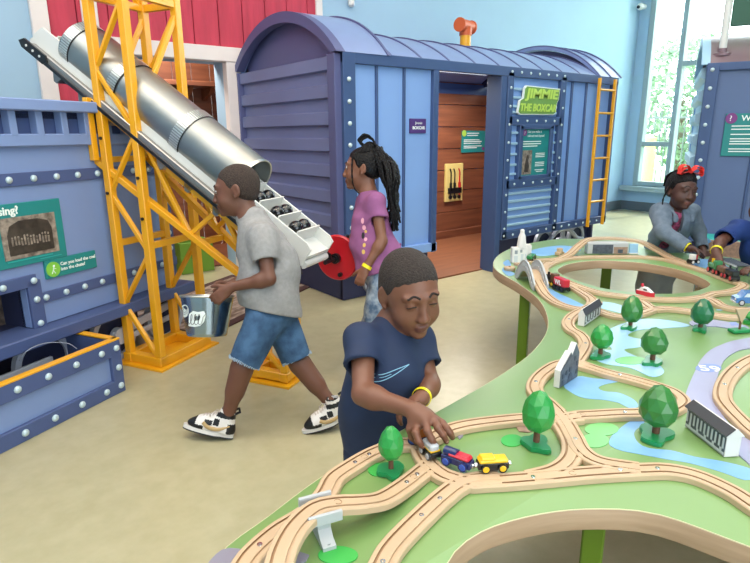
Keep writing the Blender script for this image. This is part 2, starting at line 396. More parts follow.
def inner_strip(): return MB().box((2.06, .93, 1.80), (.95, .16, .03), bev=.01)
mat('strip_light', '#eaf4ff', .5, emit=2.2); bp('ceiling_light', inner_strip(), 'strip_light')
# right bays
b = MB(); b.box((2.50, .035, 1.0), (1.66, .04, 1.40)); bp('side_panel', b, 'panel_blue')
b = MB()
for x, wd in ((1.695, .075), (2.43, .075), (3.285, .085)): b.box((x, .0, .985), (wd, .05, 1.40), bev=.004)
b.box((2.50, .0, .315), (1.66, .05, .075), bev=.004); b.box((2.06, .0, 1.30), (.73, .05, .075), bev=.004); b.box((2.06, .0, .765), (.73, .05, .075), bev=.004)
bp('riveted_frame', b, 'trim_blue')
b = MB()
for z in (1.56, 1.49, 1.42, 1.37): b.box((2.06, .008, z), (.64, .025, .022), bev=.005)
bp('horizontal_slats', b, 'slat_light'); b = MB()
for z in (1.20, 1.11, 1.02, .93, .85):
    b.box((1.80, .008, z), (.125, .025, .022), bev=.005)
bp('horizontal_slats', b, 'slat_light'); b = MB()
for z in (1.20, 1.11, 1.02, .93, .85): b.box((2.345, .008, z), (.09, .025, .022), bev=.005)
bp('horizontal_slats', b, 'slat_light'); b = MB()
for z in (.68, .61, .54, .47, .40): b.box((2.06, .008, z), (.64, .025, .024), bev=.005)
bp('horizontal_slats', b, 'slat_light')
b = MB()
for x in (2.60, 2.83, 3.06): b.box((x, .008, 1.0), (.022, .02, 1.34), bev=.003)
bp('batten', b, 'trim_blue')
b = MB()
for x in (1.865, 2.295): b.box((x, -.004, 1.03), (.045, .05, .46), bev=.004)
for z in (1.25, .81): b.box((2.08, -.004, z), (.47, .05, .04), bev=.004)
bp('poster_frame', b, 'trim_blue')
# rivets
rv = [(.045, -.03, .42+i*.1415) for i in range(9)]
rv += [(1.695, -.025, .38+i*.148) for i in range(9)]+[(2.43, -.025, .38+i*.148) for i in range(9)]
rv += [(1.70+i*.1215, -.025, 1.69) for i in range(7)]+[(1.80+i*.13, -.025, 1.30) for i in range(5)]+[(1.80+i*.13, -.025, .765) for i in range(5)]+[(1.695+i*.1215, -.025, .315) for i in range(14)]
rivet_on(BX, rv, (0, -1, 0), .016)
for q in sorted([c for c in BX.children if c.name.split('.')[0] == 'rivet'], key=lambda c: c.name)[9:]: q.scale = (.72, .72, .72)
rivet_on(BX, [(LX+.012, .02, .42+i*.1415) for i in range(10)], (1, -.3, 0), .014)
# ladder
lad = bp('ladder', MB().bar((2.955, -.05, .27), (2.955, -.05, 1.70), .022, .03, (0, 1, 0), .003).bar((3.225, -.05, .27), (3.225, -.05, 1.70), .022, .03, (0, 1, 0), .003), 'yellow')
for i in range(6):
    r_ = part('rung', MB().cyl((2.955, -.05, .52+i*.215), (3.225, -.05, .52+i*.215), .011, seg=10), 'yellow', BX); r_.parent = lad
# end facing the conveyor (x = 0)
b = MB(); b.box((.03, LY/2, 1.0), (.04, LY, 1.42)); 
z = .34
for i in range(8): 
    zz = .415+i*.178
    b.add([Vector((x, y, zz+q)) for x, q in ((.012, -.05), (-.022, -.04), (-.022, .04), (.012, .05)) for y in (.09, LY-.04)], [[0, 1, 3, 2], [2, 3, 5, 4], [4, 5, 7, 6], [0, 2, 4, 6], [1, 7, 5, 3]])
bp('end_panel', b, 'slat_violet', smooth=20)
b = MB(); b.box((-.015, .045, 1.0), (.07, .09, 1.42), bev=.004); bp('end_post', b, 'arch_violet'); b = MB().box((-.01, LY-.02, 1.0), (.06, .045, 1.42), bev=.004); bp('end_post', b, 'arch_violet')
def arc(r_rise, half, n=28):
    Rr = (half*half+r_rise*r_rise)/(2*r_rise); a = math.asin(min(1, half/Rr)); return [(Rr*math.sin(-a+2*a*i/n), Rr*math.cos(-a+2*a*i/n)-Rr+r_rise) for i in range(n+1)]
def arch(x0, x1, rise, half, th, m, name):
    o = arc(rise, half); i_ = arc(rise-th, half-th*1.0); poly = o+i_[::-1]
    return bp(name, MB().prism(poly, x0, x1, lambda y, zz, x: Vector((x, LY/2+y, EZ+zz))), m, smooth=30)
arch(-.05, .02, .345, .795, .075, 'arch_violet', 'end_arch'); arch(.02, .40, .345, .795, .03, 'roof_blue', 'roof_hood')
arch(LX-.36, LX+.05, .345, .795, .03, 'roof_blue', 'roof_hood')
o = arc(.31, .77); bp('end_gable', MB().prism(o, .05, .07, lambda y, zz, x: Vector((x, LY/2+y, EZ-.005+zz))), 'arch_violet'); bp('end_gable', MB().prism(o, LX-.33, LX-.30, lambda y, zz, x: Vector((x, LY/2+y, EZ-.005+zz))), 'navy')
arch(.40, LX-.36, .25, .785, .025, 'roof_blue', 'roof')
b = MB(); o = arc(.262, .79); i_ = arc(.24, .775); poly = o+i_[::-1]
for i in range(10): b.prism(poly, .42+i*.283-.009, .42+i*.283+.009, lambda y, zz, x: Vector((x, LY/2+y, EZ+zz)))
o = arc(.358, .805); i_ = arc(.335, .785); poly = o+i_[::-1]
for x in (.38, LX-.35, LX+.03, LX-.16): b.prism(poly, x-.009, x+.009, lambda y, zz, x: Vector((x, LY/2+y, EZ+zz)))
bp('roof_rib', b, 'arch_violet', smooth=30)
# inside
b = MB()
for i in range(7): b.box((LX/2, LY-.05, .19+i*.24), (LX-.1, .04, .234), bev=.004)
b.box((LX/2, LY-.09, .05), (LX-.1, .04, .10), bev=.006)
bp('back_wall', b, 'wood_wall'); bp('back_panel', MB().box((LX/2, LY-.01, .86), (LX, .02, 1.72)), 'panel_blue')
b = MB()
for i in range(7): b.box((LX-.07, LY/2+.07, .19+i*.24), (.04, LY-.26, .234), bev=.004)
bp('inner_wall', b, 'wood_wall'); b = MB()
for i in range(7): b.box((.135, LY/2+.07, .19+i*.24), (.04, LY-.26, .234), bev=.004)
bp('inner_wall', b, 'wood_wall'); bp('end_wall', MB().box((LX-.02, LY/2, 1.0), (.04, LY, 1.42)), 'panel_blue')
bp('car_floor', MB().box((LX/2+.04, LY/2+.06, .006), (LX-.16, LY-.10, .012)), 'wood_floor')
# skirts and running gear
bp('skirt', MB().box((.46, .10, .15), (.84, .03, .29)), 'navy'); bp('skirt', MB().box((.055, .80, .15), (.03, 1.40, .29)), 'navy'); bp('skirt', MB().box((LX-.04, .80, .15), (.03, 1.40, .29)), 'navy'); bp('skirt', MB().box((2.5, .16, .15), (1.62, .03, .29)), 'navy')
def wheel(parent, x, y, z, r, m='grey_metal', ax=(0, 1, 0), hole=.72):
    X, Y, D = frame_of(ax); Rm = Matrix((X, Y, D)).transposed(); mb = MB()
    mb.lathe([(r*hole, -.015), (r, -.015), (r, .015), (r*hole, .015), (r*hole, -.015)], (x, y, z), Rm, 32)
    wh = part('wheel', mb, m, parent); hb = part('hub', MB().cyl(Vector((x, y, z))-Vector(ax)*.024, Vector((x, y, z))+Vector(ax)*.01, r*.2, seg=16).lathe([(.001, -.002), (r*hole, -.002), (r*hole, .006), (.001, .006)], (x, y, z), Rm, 32), 'train_dark', parent); hb.parent = wh; return wh
wheel(BX, .33, .06, .135, .13)
wheel(BX, 2.42, .08, .15, .14); wheel(BX, 2.96, .08, .15, .14)
b = MB()
for s_ in (-1, 1):
    b.tube(spline([(2.69+s_*.36, .05, .12), (2.69+s_*.25, .05, .15), (2.69+s_*.12, .05, .24), (2.69, .05, .27)], .03), .022, 8)
b.box((2.69, .05, .18), (.05, .02, .17)); b.box((2.69, .05, .1), (.62, .02, .03))
bp('truck_frame', b, 'grey_metal')
bp('spring_housing', MB().box((2.69, .06, .13), (.14, .05, .10), bev=.01).box((2.69, .05, .285), (.22, .05, .03)), 'grey_metal')
# yellow pipe with orange cowl on the roof
ch = bp('stack_pipe', MB().cyl((2.20, 1.0, 1.9), (2.20, 1.0, 2.16), .055), 'yellow')
c2 = part('cowl', MB().cyl((2.20, 1.0, 2.14), (2.20, 1.0, 2.22), .062).cyl((2.10, .98, 2.23), (2.31, 1.03, 2.23), .058).cyl((2.10, .98, 2.23), (2.085, .976, 2.23), .066).cyl((2.30, 1.03, 2.23), (2.32, 1.034, 2.23), .066), 'orange', BX); c2.parent = ch
# the sign
sg = bp('name_sign', MB(), 'lime') if False else None
def side(x0, z0, y=-.03): return lambda x, y_, z: Vector((x0+x, y-z, z0+y_))
def offset_text(t, size, x0, z0, sp, y): return text_mb(t, size, side(x0, z0, y), .012, shear=.12, bold=.004, space=sp)
mat('sign_olive', '#6f9a48', .5)
plate = [(0, 0), (.02, .10), (.065, .12), (.075, .205), (.10, .225), (.575, .215), (.565, .12), (.545, .095), (.53, 0), (.50, -.012), (.03, -.015)]
sgn = bp('sign_board', MB().prism(plate, 0, .02, side(1.79, 1.365, -.01)), 'sign_white')
ip = [(x+(.27-x)*.035, y+(.1-y)*.07) for x, y in plate]
s2 = bp('sign_face', MB().prism(ip, .02, .024, side(1.79, 1.365, -.01)), 'sign_olive'); s2.parent = sgn
mat('sign_green', '#b9d85e', .5)
for t, w_, h_, x0, z0 in (('JIMMIE', .47, .105, 1.87, 1.462), ('THE BOXCAR', .505, .066, 1.815, 1.378)):
    l = bp('lettering', fit_text(t, w_, h_, side(x0, z0, -.034), .008, shear=.15, bold=.035), 'sign_green', smooth=0); l.parent = sgn
# poster in the frame
po = bp('poster', MB().box((2.08, -.004, 1.03), (.41, .012, .42)), 'teal')
def pk(n, mb, m, par, **k):
    o = bp(n, mb, m, **k); o.parent = par; return o
S3 = lambda x, z: side(x, z, -.0115)
pk('icon', MB().cyl((1.925, -.010, 1.20), (1.925, -.014, 1.20), .028, seg=20), 'purple2', po)
pk('lettering', merge(text_mb('?', .04, side(1.915, 1.186, -.0145), .001), text_mb('Can you make a', .03, S3(1.965, 1.20), .001), text_mb('railroad track layout?', .028, S3(1.965, 1.165), .001)), 'sign_white', po, smooth=0)
b = MB()
for i, (z, wd) in enumerate(((1.125, .25), (1.105, .25), (1.085, .2))): b.box((1.91+wd/2, -.011, z), (wd, .002, .007))
for z in (1.02, 1.005, .99, .94, .925, .91, .875, .86): b.box((2.16, -.011, z), (.13 if z > .87 else .09, .002, .006))
pk('text_lines', b, 'sign_white', po)
pk('old_photo', MB().box((1.975, -.011, .945), (.13, .003, .21)), 'photo_light', po); pk('photo_figure', MB().prism([(0, 0), (.05, 0), (.06, .05), (.045, .10), (.055, .13), (.03, .15), (.015, .12), (0, .06)], 0, .002, side(1.945, .86, -.0125)), 'photo_dark', po)
# purple plate left of the doorway
pp = bp('purple_plate', MB().box((.685, .003, 1.255), (.16, .012, .105), bev=.002), 'purple')
l = bp('lettering', merge(text_mb('Jimmie', .026, side(.69, 1.268, -.0035), .001, 'CENTER'), text_mb('BOXCAR', .03, side(.69, 1.232, -.0035), .001, 'CENTER', .001)), 'sign_white', smooth=0); l.parent = pp
# notices on the wall inside
yi = LY-.072
ns = bp('wall_notice', MB().box((2.855, yi-.006, 1.105), (.39, .012, .245)), 'teal')
pk('icon', MB().cyl((2.69, yi-.012, 1.20), (2.69, yi-.016, 1.20), .035, seg=18), 'lime', ns)
b = MB()
for z, x, wd in ((1.20, 2.74, .2), (1.175, 2.74, .18), (1.125, 2.69, .26), (1.105, 2.69, .3), (1.085, 2.69, .28), (1.055, 2.69, .3), (1.035, 2.69, .22)): b.box((x+wd/2, yi-.0125, z), (wd, .002, .009))
pk('text_lines', b, 'sign_white', ns); pk('dot', MB().cyl((3.02, yi-.012, 1.02), (3.02, yi-.015, 1.02), .02, seg=14), 'purple2', ns)
mat('cream', '#dcc577', .5)
tb = bp('tool_board', MB().box((2.54, yi-.012, .65), (.28, .03, .43), bev=.004), 'cream')
for k, (x, m_) in enumerate(((2.47, 'black'), (2.53, 'black'), (2.61, 'red'))):
    pk('lever', MB().tube([(x, yi-.04, .50), (x, yi-.04, .77), (x-.02, yi-.04, .81)], .007, 6).box((x, yi-.04, .60), (.022, .02, .10)), m_, tb)
pk('lever_bracket', MB().box((2.54, yi-.035, .56), (.21, .03, .065), bev=.004), 'black', tb)
for x in (2.47, 2.54, 2.61): pk('bolt', MB().cyl((x, yi-.02, .485), (x, yi-.045, .485), .022, seg=14), 'black', tb)
# inner light
l_ = bpy.data.lights.new('boxcar_lamp', 'AREA'); l_.shape = 'RECTANGLE'; l_.size = 1.6; l_.size_y = .3; l_.energy = 45; l_.color = (1, .93, .84)
q = bpy.data.objects.new('boxcar_lamp', l_); COL.objects.link(q); q.location = (2.24+1.7, 3.27+.8, 1.68)
# ------------------------------------------------------------------ second boxcar at the right
QX = thing('boxcar', 'blue boxcar at the right with teal notice and steel pole on its roof', 'boxcar', (5.10, 2.22, 0), R(-64))
def qp(name, mb, m, **k): return part(name, mb, m, QX, **k)
qp('side_panel', MB().box((1.3, .03, 1.0), (2.6, .04, 1.42)), 'car_slate')
b = MB()
for x in (.40, .82, 1.24, 1.66): b.box((x, .004, 1.0), (.02, .02, 1.40), bev=.003)
qp('batten', b, 'trim_blue'); qp('corner_post', MB().box((.045, 0, 1.0), (.09, .06, 1.43), bev=.004), 'trim_blue'); qp('top_rail', MB().box((1.3, 0, 1.70), (2.6, .05, .06), bev=.004), 'trim_blue'); qp('bottom_rail', MB().box((1.3, 0, .32), (2.6, .05, .07), bev=.004), 'trim_blue')
rivet_on(QX, [(.04, -.03, .40+i*.142) for i in range(10)], (0, -1, 0), .016)
b = MB(); b.box((.03, LY/2, 1.0), (.04, LY, 1.42))
for i in range(8):
    zz = .415+i*.178
    b.add([Vector((x, y, zz+q)) for x, q in ((.012, -.055), (-.035, -.032), (-.035, .036), (.012, .055)) for y in (.06, LY-.04)], [[0, 1, 3, 2], [2, 3, 5, 4], [4, 5, 7, 6], [0, 2, 4, 6], [1, 7, 5, 3]])
qp('end_panel', b, 'slat_light', smooth=20)
def arch2(x0, x1, rise, half, th, m, name):
    o = arc(rise, half); i_ = arc(rise-th, half-th); return qp(name, MB().prism(o+i_[::-1], x0, x1, lambda y, zz, x: Vector((x, LY/2+y, EZ+zz))), m, smooth=30)
arch2(-.04, .02, .30, .79, .07, 'slat_light', 'end_arch'); arch2(.02, .40, .30, .79, .03, 'copper', 'roof_hood'); arch2(.40, 2.6, .26, .79, .025, 'copper', 'roof')
b = MB(); o = arc(.272, .795); i_ = arc(.25, .78)
for i in range(6): b.prism(o+i_[::-1], .42+i*.3-.009, .42+i*.3+.009, lambda y, zz, x: Vector((x, LY/2+y, EZ+zz)))
qp('roof_rib', b, 'arch_violet', smooth=30); qp('end_gable', MB().prism(arc(.26, .77), .05, .07, lambda y, zz, x: Vector((x, LY/2+y, EZ-.005+zz))), 'slat_light')
qp('far_wall', MB().box((1.3, LY-.02, 1.0), (2.6, .04, 1.42)), 'panel_blue'); qp('far_end', MB().box((2.58, LY/2, 1.0), (.04, LY, 1.42)), 'panel_blue')
b = MB(); b.box((1.3, .09, .15), (2.5, .03, .29)); qp('skirt', b, 'navy'); qp('skirt', MB().box((.075, LY/2, .15), (.03, LY-.2, .29)), 'navy')
def qs(x0, z0, y=-.02): return lambda x, y_, z: Vector((x0+x, y-z, z0+y_))
nb = qp('notice_board', MB().box((.49, 0, 1.17), (.62, .014, .335), bev=.002), 'teal')
def q2(n, mb, m, **k):
    o = qp(n, mb, m, **k); o.parent = nb; return o
q2('icon', MB().cyl((.22, -.006, 1.30), (.22, -.012, 1.30), .042, seg=20), 'purple2'); q2('lettering', merge(text_mb('?', .06, qs(.205, 1.28, -.0125), .001), text_mb('Who', .062, qs(.29, 1.28, -.0075), .001, bold=.001)), 'sign_white', smooth=0)
b = MB()
for z, wd in ((1.24, .44), (1.215, .40), (1.175, .34), (1.14, .44), (1.12, .42), (1.10, .44), (1.06, .40), (1.04, .42)): b.box((.23+wd/2, -.0075, z), (wd, .002, .008))
q2('text_lines', b, 'sign_white')
sp = qp('steel_pole', MB().cyl((.10, .12, 1.79), (.10, .12, 3.4), .028, seg=16), 'white_tray'); fl = qp('flange', MB().lathe([(.075, 0), (.075, .02), (.035, .03), (.035, .06)], (.10, .12, 1.79), None, 20), 'copper'); fl.parent = sp
gp = qp('green_panel', MB().box((.56, .12, 2.32), (.86, .03, .62), bev=.006), 'dark_green'); gp.parent = sp
# ------------------------------------------------------------------ the tender at the left (local frame turned 29 degrees: x along its side, y into it)
TA = R(29); TV = Vector((math.cos(TA), math.sin(TA), 0)); NV = Vector((-math.sin(TA), math.cos(TA), 0))
def tn(t, n, z=0): return TV*t+NV*n+Vector((0, 0, z))
TR = thing('train_tender', 'blue train tender at the left with riveted strips and coal hatch', 'train', tn(0, 2.46), TA)
def tp(name, mb, m, **k): return part(name, mb, m, TR, **k)
X0, X1, DP = .55, 2.62, .62
b = MB(); H0, H1, HZ0, HZ1 = 1.2, 1.66, .335, .535   # coal hatch hole
b.box(((X0+H0)/2, .03, .755), (H0-X0, .06, .83)); b.box(((H1+X1)/2, .03, .755), (X1-H1, .06, .83)); b.box(((H0+H1)/2, .03, (HZ1+1.17)/2), (H1-H0, .06, 1.17-HZ1))
tp('side_panel', b, 'train_blue')
tp('end_panel', MB().box((X1-.03, DP/2, .76), (.06, DP, .84)), 'train_blue'); tp('rear_panel', MB().box(((X0+X1)/2, DP-.02, .8), (X1-X0, .04, .9)), 'train_blue'); tp('top_panel', MB().box(((X0+X1)/2, DP/2, 1.30), (X1-X0, DP-.04, .04)), 'train_dark')
b = MB(); b.box(((X0+X1)/2, -.02, 1.335), (X1-X0+.05, .10, .05), bev=.005); b.box(((X0+X1)/2, .0, 1.185), (X1-X0, .06, .055), bev=.005)
x = X0+.02
while x < X1: b.box((x, -.005, 1.26), (.034, .05, .12), bev=.003); x += .1265
tp('cornice', b, 'train_blue'); tp('recessed_band', MB().box(((X0+X1)/2, .03, 1.26), (X1-X0, .02, .12)), 'train_trim')
tp('riveted_strip', MB().box(((X0+X1)/2, -.004, 1.018), (X1-X0, .016, .056), bev=.002), 'train_trim'); tp('riveted_strip', MB().box(((1.72+X1)/2, -.004, .466), (X1-1.72, .016, .05), bev=.002), 'train_trim'); tp('riveted_strip', MB().box((X1-.045, -.004, .74), (.07, .017, .60), bev=.002), 'train_trim')
rv = [(X0+.07+i*.1155, -.012, 1.018) for i in range(18)]+[(1.745+i*.107, -.012, .466) for i in range(8)]+[(X1-.045, -.013, .55+i*.093) for i in range(5)]
b = MB(); b.box((H1+.035, -.006, .44), (.065, .02, .24), bev=.002); b.box(((H0+H1)/2-.02, -.006, .56), (H1-H0+.14, .02, .055), bev=.002)
tp('hatch_frame', b, 'train_trim'); rv += [(H1+.035, -.016, z) for z in (.355, .47, .56)]+[(H1-.11, -.016, .56), (H1-.26, -.016, .56)]
rivet_on(TR, rv, (0, -1, 0), .0155)
b = MB(); b.box(((H0+H1)/2, .2, HZ0-.01), (H1-H0, .30, .02)); b.box((H1+.01, .18, .43), (.02, .28, .22)); b.box((H0-.01, .18, .43), (.02, .28, .22)); tp('hatch_box', b, 'train_dark')
b = MB(); b.box(((H0+H1)/2-.1, .20, .44), (.26, .03, .22)); b.box(((H0+H1)/2+.145, .20, .44), (.22, .03, .22)); tp('coal_face', b, 'coal')
tp('running_board', MB().box(((X0+X1)/2+.01, .0, .305), (X1-X0+.06, .20, .062), bev=.006).box(((X0+X1)/2, .3, .30), (X1-X0, .6, .05)), 'train_trim')
tp('underframe', MB().box(((X0+X1)/2, .36, .15), (X1-X0-.1, .04, .27)), 'train_dark'); tp('underframe', MB().box((X1-.07, .46, .15), (.04, .30, .27)), 'train_dark')
for x in (1.70, 2.12, 2.50):
    wheel(TR, x, .02, .15, .148, 'wheel_grey', (0, 1, 0), .80)
b = MB(); b.bar((1.1, -.02, .155), (1.72, -.02, .16), .02, .045, (0, 0, 1), .004); tp('connecting_rod', b, 'wheel_grey')
tp('connecting_rod', MB().bar((2.08, -.02, .16), (2.56, -.02, .225), .02, .045, (0, 0, 1), .004).cyl((2.12, .0, .15), (2.12, -.04, .15), .045, seg=18), 'wheel_grey'); tp('connecting_rod', MB().bar((2.12, -.015, .115), (2.52, -.015, .14), .02, .03, (0, 0, 1), .004), 'wheel_grey')
# teal panel with old photograph
ts = lambda x0, z0, y: (lambda x, y_, z: Vector((x0+x, y-z, z0+y_)))
ip = tp('info_panel', MB().box((1.50, -.006, .777), (.775, .014, .28), bev=.002), 'teal')
def t2(n, mb, m, par, **k):
    o = tp(n, mb, m, **k); o.parent = par; return o
t2('old_photo', MB().box((1.715, -.014, .765), (.265, .004, .185)), 'photo_light', ip)
t2('photo_hall', MB().prism([(0, 0), (.215, 0), (.215, .10), (.20, .135), (.15, .15), (.06, .15), (.015, .13), (0, .09)], 0, .002, ts(1.607, .69, -.0165)), 'photo_dark', ip)
b = MB(); rn = random.Random(5)
for i in range(13):
    x = 1.625+i*.0145; h = rn.uniform(.02, .035); b.box((x, -.0195, .725+h/2+rn.uniform(0, .01)), (.008, .002, h)); b.ball((x, -.0195, .737+h), (.005, .002, .006), 8, 6)
b.box((1.592, -.0185, .705), (.018, .002, .06)); b.ball((1.592, -.019, .742), (.007, .002, .008), 8, 6)
t2('photo_people', b, 'photo_light', ip)
b = MB()
for z in (.85, .833, .816, .775, .76, .745, .70, .69): b.box((1.475, -.0145, z), (.15, .002, .007))
b.box((1.70, -.0145, .664), (.22, .002, .006)); b.box((1.80, -.0145, .652), (.11, .002, .004)); t2('text_lines', b, 'teal_light', ip)
t2('lettering', text_mb('crossing?', .049, ts(1.678, .872, -.0135), .002, 'RIGHT', .0015), 'sign_white', ip, smooth=0)
lb = tp('label_strip', MB().box((1.905, -.006, .592), (.285, .014, .088), bev=.002), 'teal'); t2('icon', MB().cyl((1.80, -.012, .59), (1.80, -.018, .59), .036, seg=24), 'sticker_lime', lb)
t2('figure', MB().ball((1.803, -.019, .606), (.006, .002, .006), 8, 6).bar((1.80, -.0185, .60), (1.797, -.0185, .585), .006, .002).bar((1.797, -.0185, .586), (1.788, -.0185, .57), .004, .002).bar((1.797, -.0185, .586), (1.806, -.0185, .57), .004, .002).bar((1.80, -.0185, .598), (1.812, -.0185, .59), .004, .002), 'sign_white', lb)
t2('lettering', merge(text_mb('Can you load the coal', .0225, ts(1.842, .60, -.0135), .001, bold=.0005), text_mb('into the chute?', .0225, ts(1.842, .575, -.0135), .001, bold=.0005)), 'sign_white', lb, smooth=0)
# ------------------------------------------------------------------ coal bin in front of it
CB = thing('coal_bin', 'low blue coal bin with yellow rim and rivets at lower left', 'bin', tn(0, 2.145), TA)
def cb(name, mb, m, **k): return part(name, mb, m, CB, **k)
B0, B1, BD, BH = .6, 1.855, .335, .268
cb('front_panel', MB().box(((B0+B1)/2, .02, .13), (B1-B0, .024, .25)), 'train_blue'); cb('side_panel', MB().box((B1-.015, BD/2, .13), (.03, BD, .26)), 'train_trim'); cb('base_panel', MB().box(((B0+B1)/2, BD/2, .012), (B1-B0, BD-.02, .024)), 'train_dark'); cb('side_panel', MB().box((B0+.015, BD/2, .13), (.03, BD, .26)), 'train_trim')
b = MB()
for z in (.228, .035): b.box(((B0+B1)/2, .004, z), (B1-B0, .03, .07 if z < .1 else .075), bev=.003)
b.box((B1-.03, .004, .13), (.06, .031, .26), bev=.003); cb('riveted_frame', b, 'train_trim')
b = MB()
b.box(((B0+B1)/2, .006, BH), (B1-B0+.004, .034, .010), bev=.002); b.box((B1-.014, BD/2, BH), (.034, BD, .010), bev=.002); cb('rim', b, 'yellow')
rivet_on(CB, [(B1-.11-i*.135, -.011, .228) for i in range(8)]+[(B1-.11-i*.135, -.011, .037) for i in range(8)]+[(B1-.026, -.012, z) for z in (.228, .13, .037)], (0, -1, 0), .0155)
cb('wire', MB().tube(spline([(1.50, .20, .255), (1.53, .17, .30), (1.60, .15, .31), (1.68, .12, .285), (1.71, .10, .25)], .01), .002, 5), 'grey_metal')
# ------------------------------------------------------------------ yellow tower that carries the coal conveyor
TW = thing('conveyor_tower', 'tall yellow steel lattice frame holding up the shiny coal tube', 'frame', tn(2.31, 2.30), TA)
def tw(name, mb, m='yellow', **k):
    mb.v = [v-Vector((2.31, 2.30, 0)) for v in mb.v]; return part(name, mb, m, TW, **k)
ta, tb_, na, nb_ = 2.14, 2.485, 2.39, 2.175; pw = .04
for t_ in (ta, tb_):
    for n_ in (na, nb_): tw('post', MB().box((t_, n_, 1.55), (pw, pw, 3.1), bev=.003))
b = MB()
for n_ in (na, nb_): b.box(((ta+tb_)/2, n_, .035), (tb_-ta+.06, .05, .05), bev=.003)
for t_ in (ta, tb_): b.box((t_, (na+nb_)/2, .035), (.05, na-nb_+.05, .05), bev=.003)
b.box(((ta+tb_)/2, (na+nb_)/2, .005), (tb_-ta+.12, na-nb_+.11, .01)); tw('base', b)
br = .022
def zig(face, z0, start, n=6, dz=.6):
    for i in range(n):
        za, zb = z0+i*dz, z0+(i+1)*dz; s_ = (i+start) % 2
        if face in ('ta', 'tb'):
            t_ = ta if face == 'ta' else tb_; p, q = (t_, nb_ if s_ else na, za), (t_, na if s_ else nb_, zb)
        else:
            n_ = na if face == 'na' else nb_; p, q = (tb_ if s_ else ta, n_, za), (ta if s_ else tb_, n_, zb)
        tw('brace', MB().bar(p, q, br, br, (.3, .3, 1), .002))
zig('ta', .03, 1, 10, .297); zig('tb', .03, 1, 10, .297); zig('na', 1.25, 0, 3, .55); zig('nb', 1.25, 0, 3, .55)
for z in (.66, 1.84, 2.5):
    for n_ in (na, nb_): tw('crossbar', MB().box(((ta+tb_)/2, n_, z), (tb_-ta, .028, .034), bev=.002))
for z in (1.84, 2.5):
    for t_ in (ta, tb_): tw('crossbar', MB().box((t_, (na+nb_)/2, z), (.028, na-nb_, .034), bev=.002))
SLO = .71       # slope of the chords, metres of rise per metre along y
def chz(n, z0): return z0+(n-1.64)*SLO
def ctx(t_, n): k = (2.44-n)/.89; return t_+((2.23 if t_ == ta else 2.32)-t_)*k
for t_ in (ta, tb_):
    tw('chord', MB().bar((t_, 2.44, chz(2.44, .80)), (2.23 if t_ == ta else 2.32, 1.55, chz(1.55, .78)), .03, .036, (1, 0, 0), .002)); tw('chord', MB().bar((t_, 2.46, chz(2.46, .50)), (2.22 if t_ == ta else 2.33, 1.56, chz(1.56, .52)), .03, .036, (1, 0, 0), .002))
    tw('end_bar', MB().bar((t_-.03, 2.44, chz(2.46, .50)), (t_-.03, 2.44, chz(2.46, .80)), .03, .034, (1, 0, 0), .002))
    for k, n_ in enumerate((2.14, 1.95, 1.76)): tw('brace', MB().bar((ctx(t_, n_), n_, chz(n_, .50 if k % 2 else .78)), (ctx(t_, n_-.19), n_-.19, chz(n_-.19, .78 if k % 2 else .51)), br, br, (1, 0, 0), .002))
for n_, z0 in ((2.46, .50), (2.46, .755), (1.9, .5), (2.2, .755), (1.65, .755), (1.6, .5)): tw('crossbar', MB().box(((ctx(ta, n_)+ctx(tb_, n_))/2, n_, chz(n_, z0)), (ctx(tb_, n_)-ctx(ta, n_), .026, .03), bev=.002))
# the short leg at the lower end
la, lb_, ma, mb_ = 2.215, 2.335, 1.63, 1.45
for t_ in (la, lb_):
    for n_ in (ma, mb_): tw('leg', MB().box((t_, n_, chz(n_, .70)/2), (.036, .036, chz(n_, .70)), bev=.003))
b = MB()
for n_ in (ma, mb_): b.box(((la+lb_)/2, n_, .04), (lb_-la+.05, .045, .045), bev=.003)
for t_ in (la, lb_): b.box((t_, (ma+mb_)/2, .04), (.045, ma-mb_+.05, .045), bev=.003)
b.box(((la+lb_)/2, (ma+mb_)/2, .005), (lb_-la+.11, ma-mb_+.10, .01)); tw('base', b)
for t_ in (la, lb_): tw('brace', MB().bar((t_, mb_, .06), (t_, ma, .24), br, br, (1, 0, 0), .002)); tw('brace', MB().bar((t_, ma, .24), (t_, mb_, .46), br, br, (1, 0, 0), .002)); tw('brace', MB().bar((t_, mb_, .30), (t_, ma, .46), br, br, (1, 0, 0), .002))
tw('brace', MB().bar((la, mb_, .06), (lb_, mb_, .24), br, br, (0, 1, 0), .002)); tw('brace', MB().bar((lb_, mb_, .24), (la, mb_, .5), br, br, (0, 1, 0), .002)); tw('crossbar', MB().box(((la+lb_)/2, mb_, .5), (lb_-la, .03, .03), bev=.002))
for t_, n_, z in ((ta, na-.022, 1.19), (ta, nb_-.022, 1.0), (ta, na-.022, .92), (ta, nb_-.022, .80)):
    tw('bolt', MB().cyl((ta-.02, n_+.022, z), (ta-.028, n_+.022, z), .008, seg=10), 'black')
# ------------------------------------------------------------------ the conveyor with its tube and hand wheel
CA = math.atan(.675); CV = thing('coal_conveyor', 'sloping white trough conveyor running through a shiny steel tube to a red wheel', 'conveyor', tn(2.265, 1.285, .645), TA)
cs, sn = math.cos(CA), math.sin(CA)
def cl(x, s_, u): return Vector((x, s_*cs-u*sn, s_*sn+u*cs))      # along slope, across, up from the bed
def cv(name, mb, m, fn=True, par=None, **k):
    if fn: mb.v = [cl(*v) for v in mb.v]
    o = part(name, mb, m, CV, **k)
    if par: o.parent = par
    return o
CL, HWD, SH = 1.85, .105, .085
for s_ in (-1, 1): cv('side_wall', MB().prism([(0.0, -.02), (CL, -.02), (CL, SH*.3), (CL-.04, SH), (.03, SH), (0, .07)], s_*HWD-.006, s_*HWD+.006, lambda y, z, x: Vector((x, y, z))), 'white_tray')
cv('bed', MB().box((0, CL/2, .022), (2*HWD, CL, .016)), 'white_tray')
b = MB()
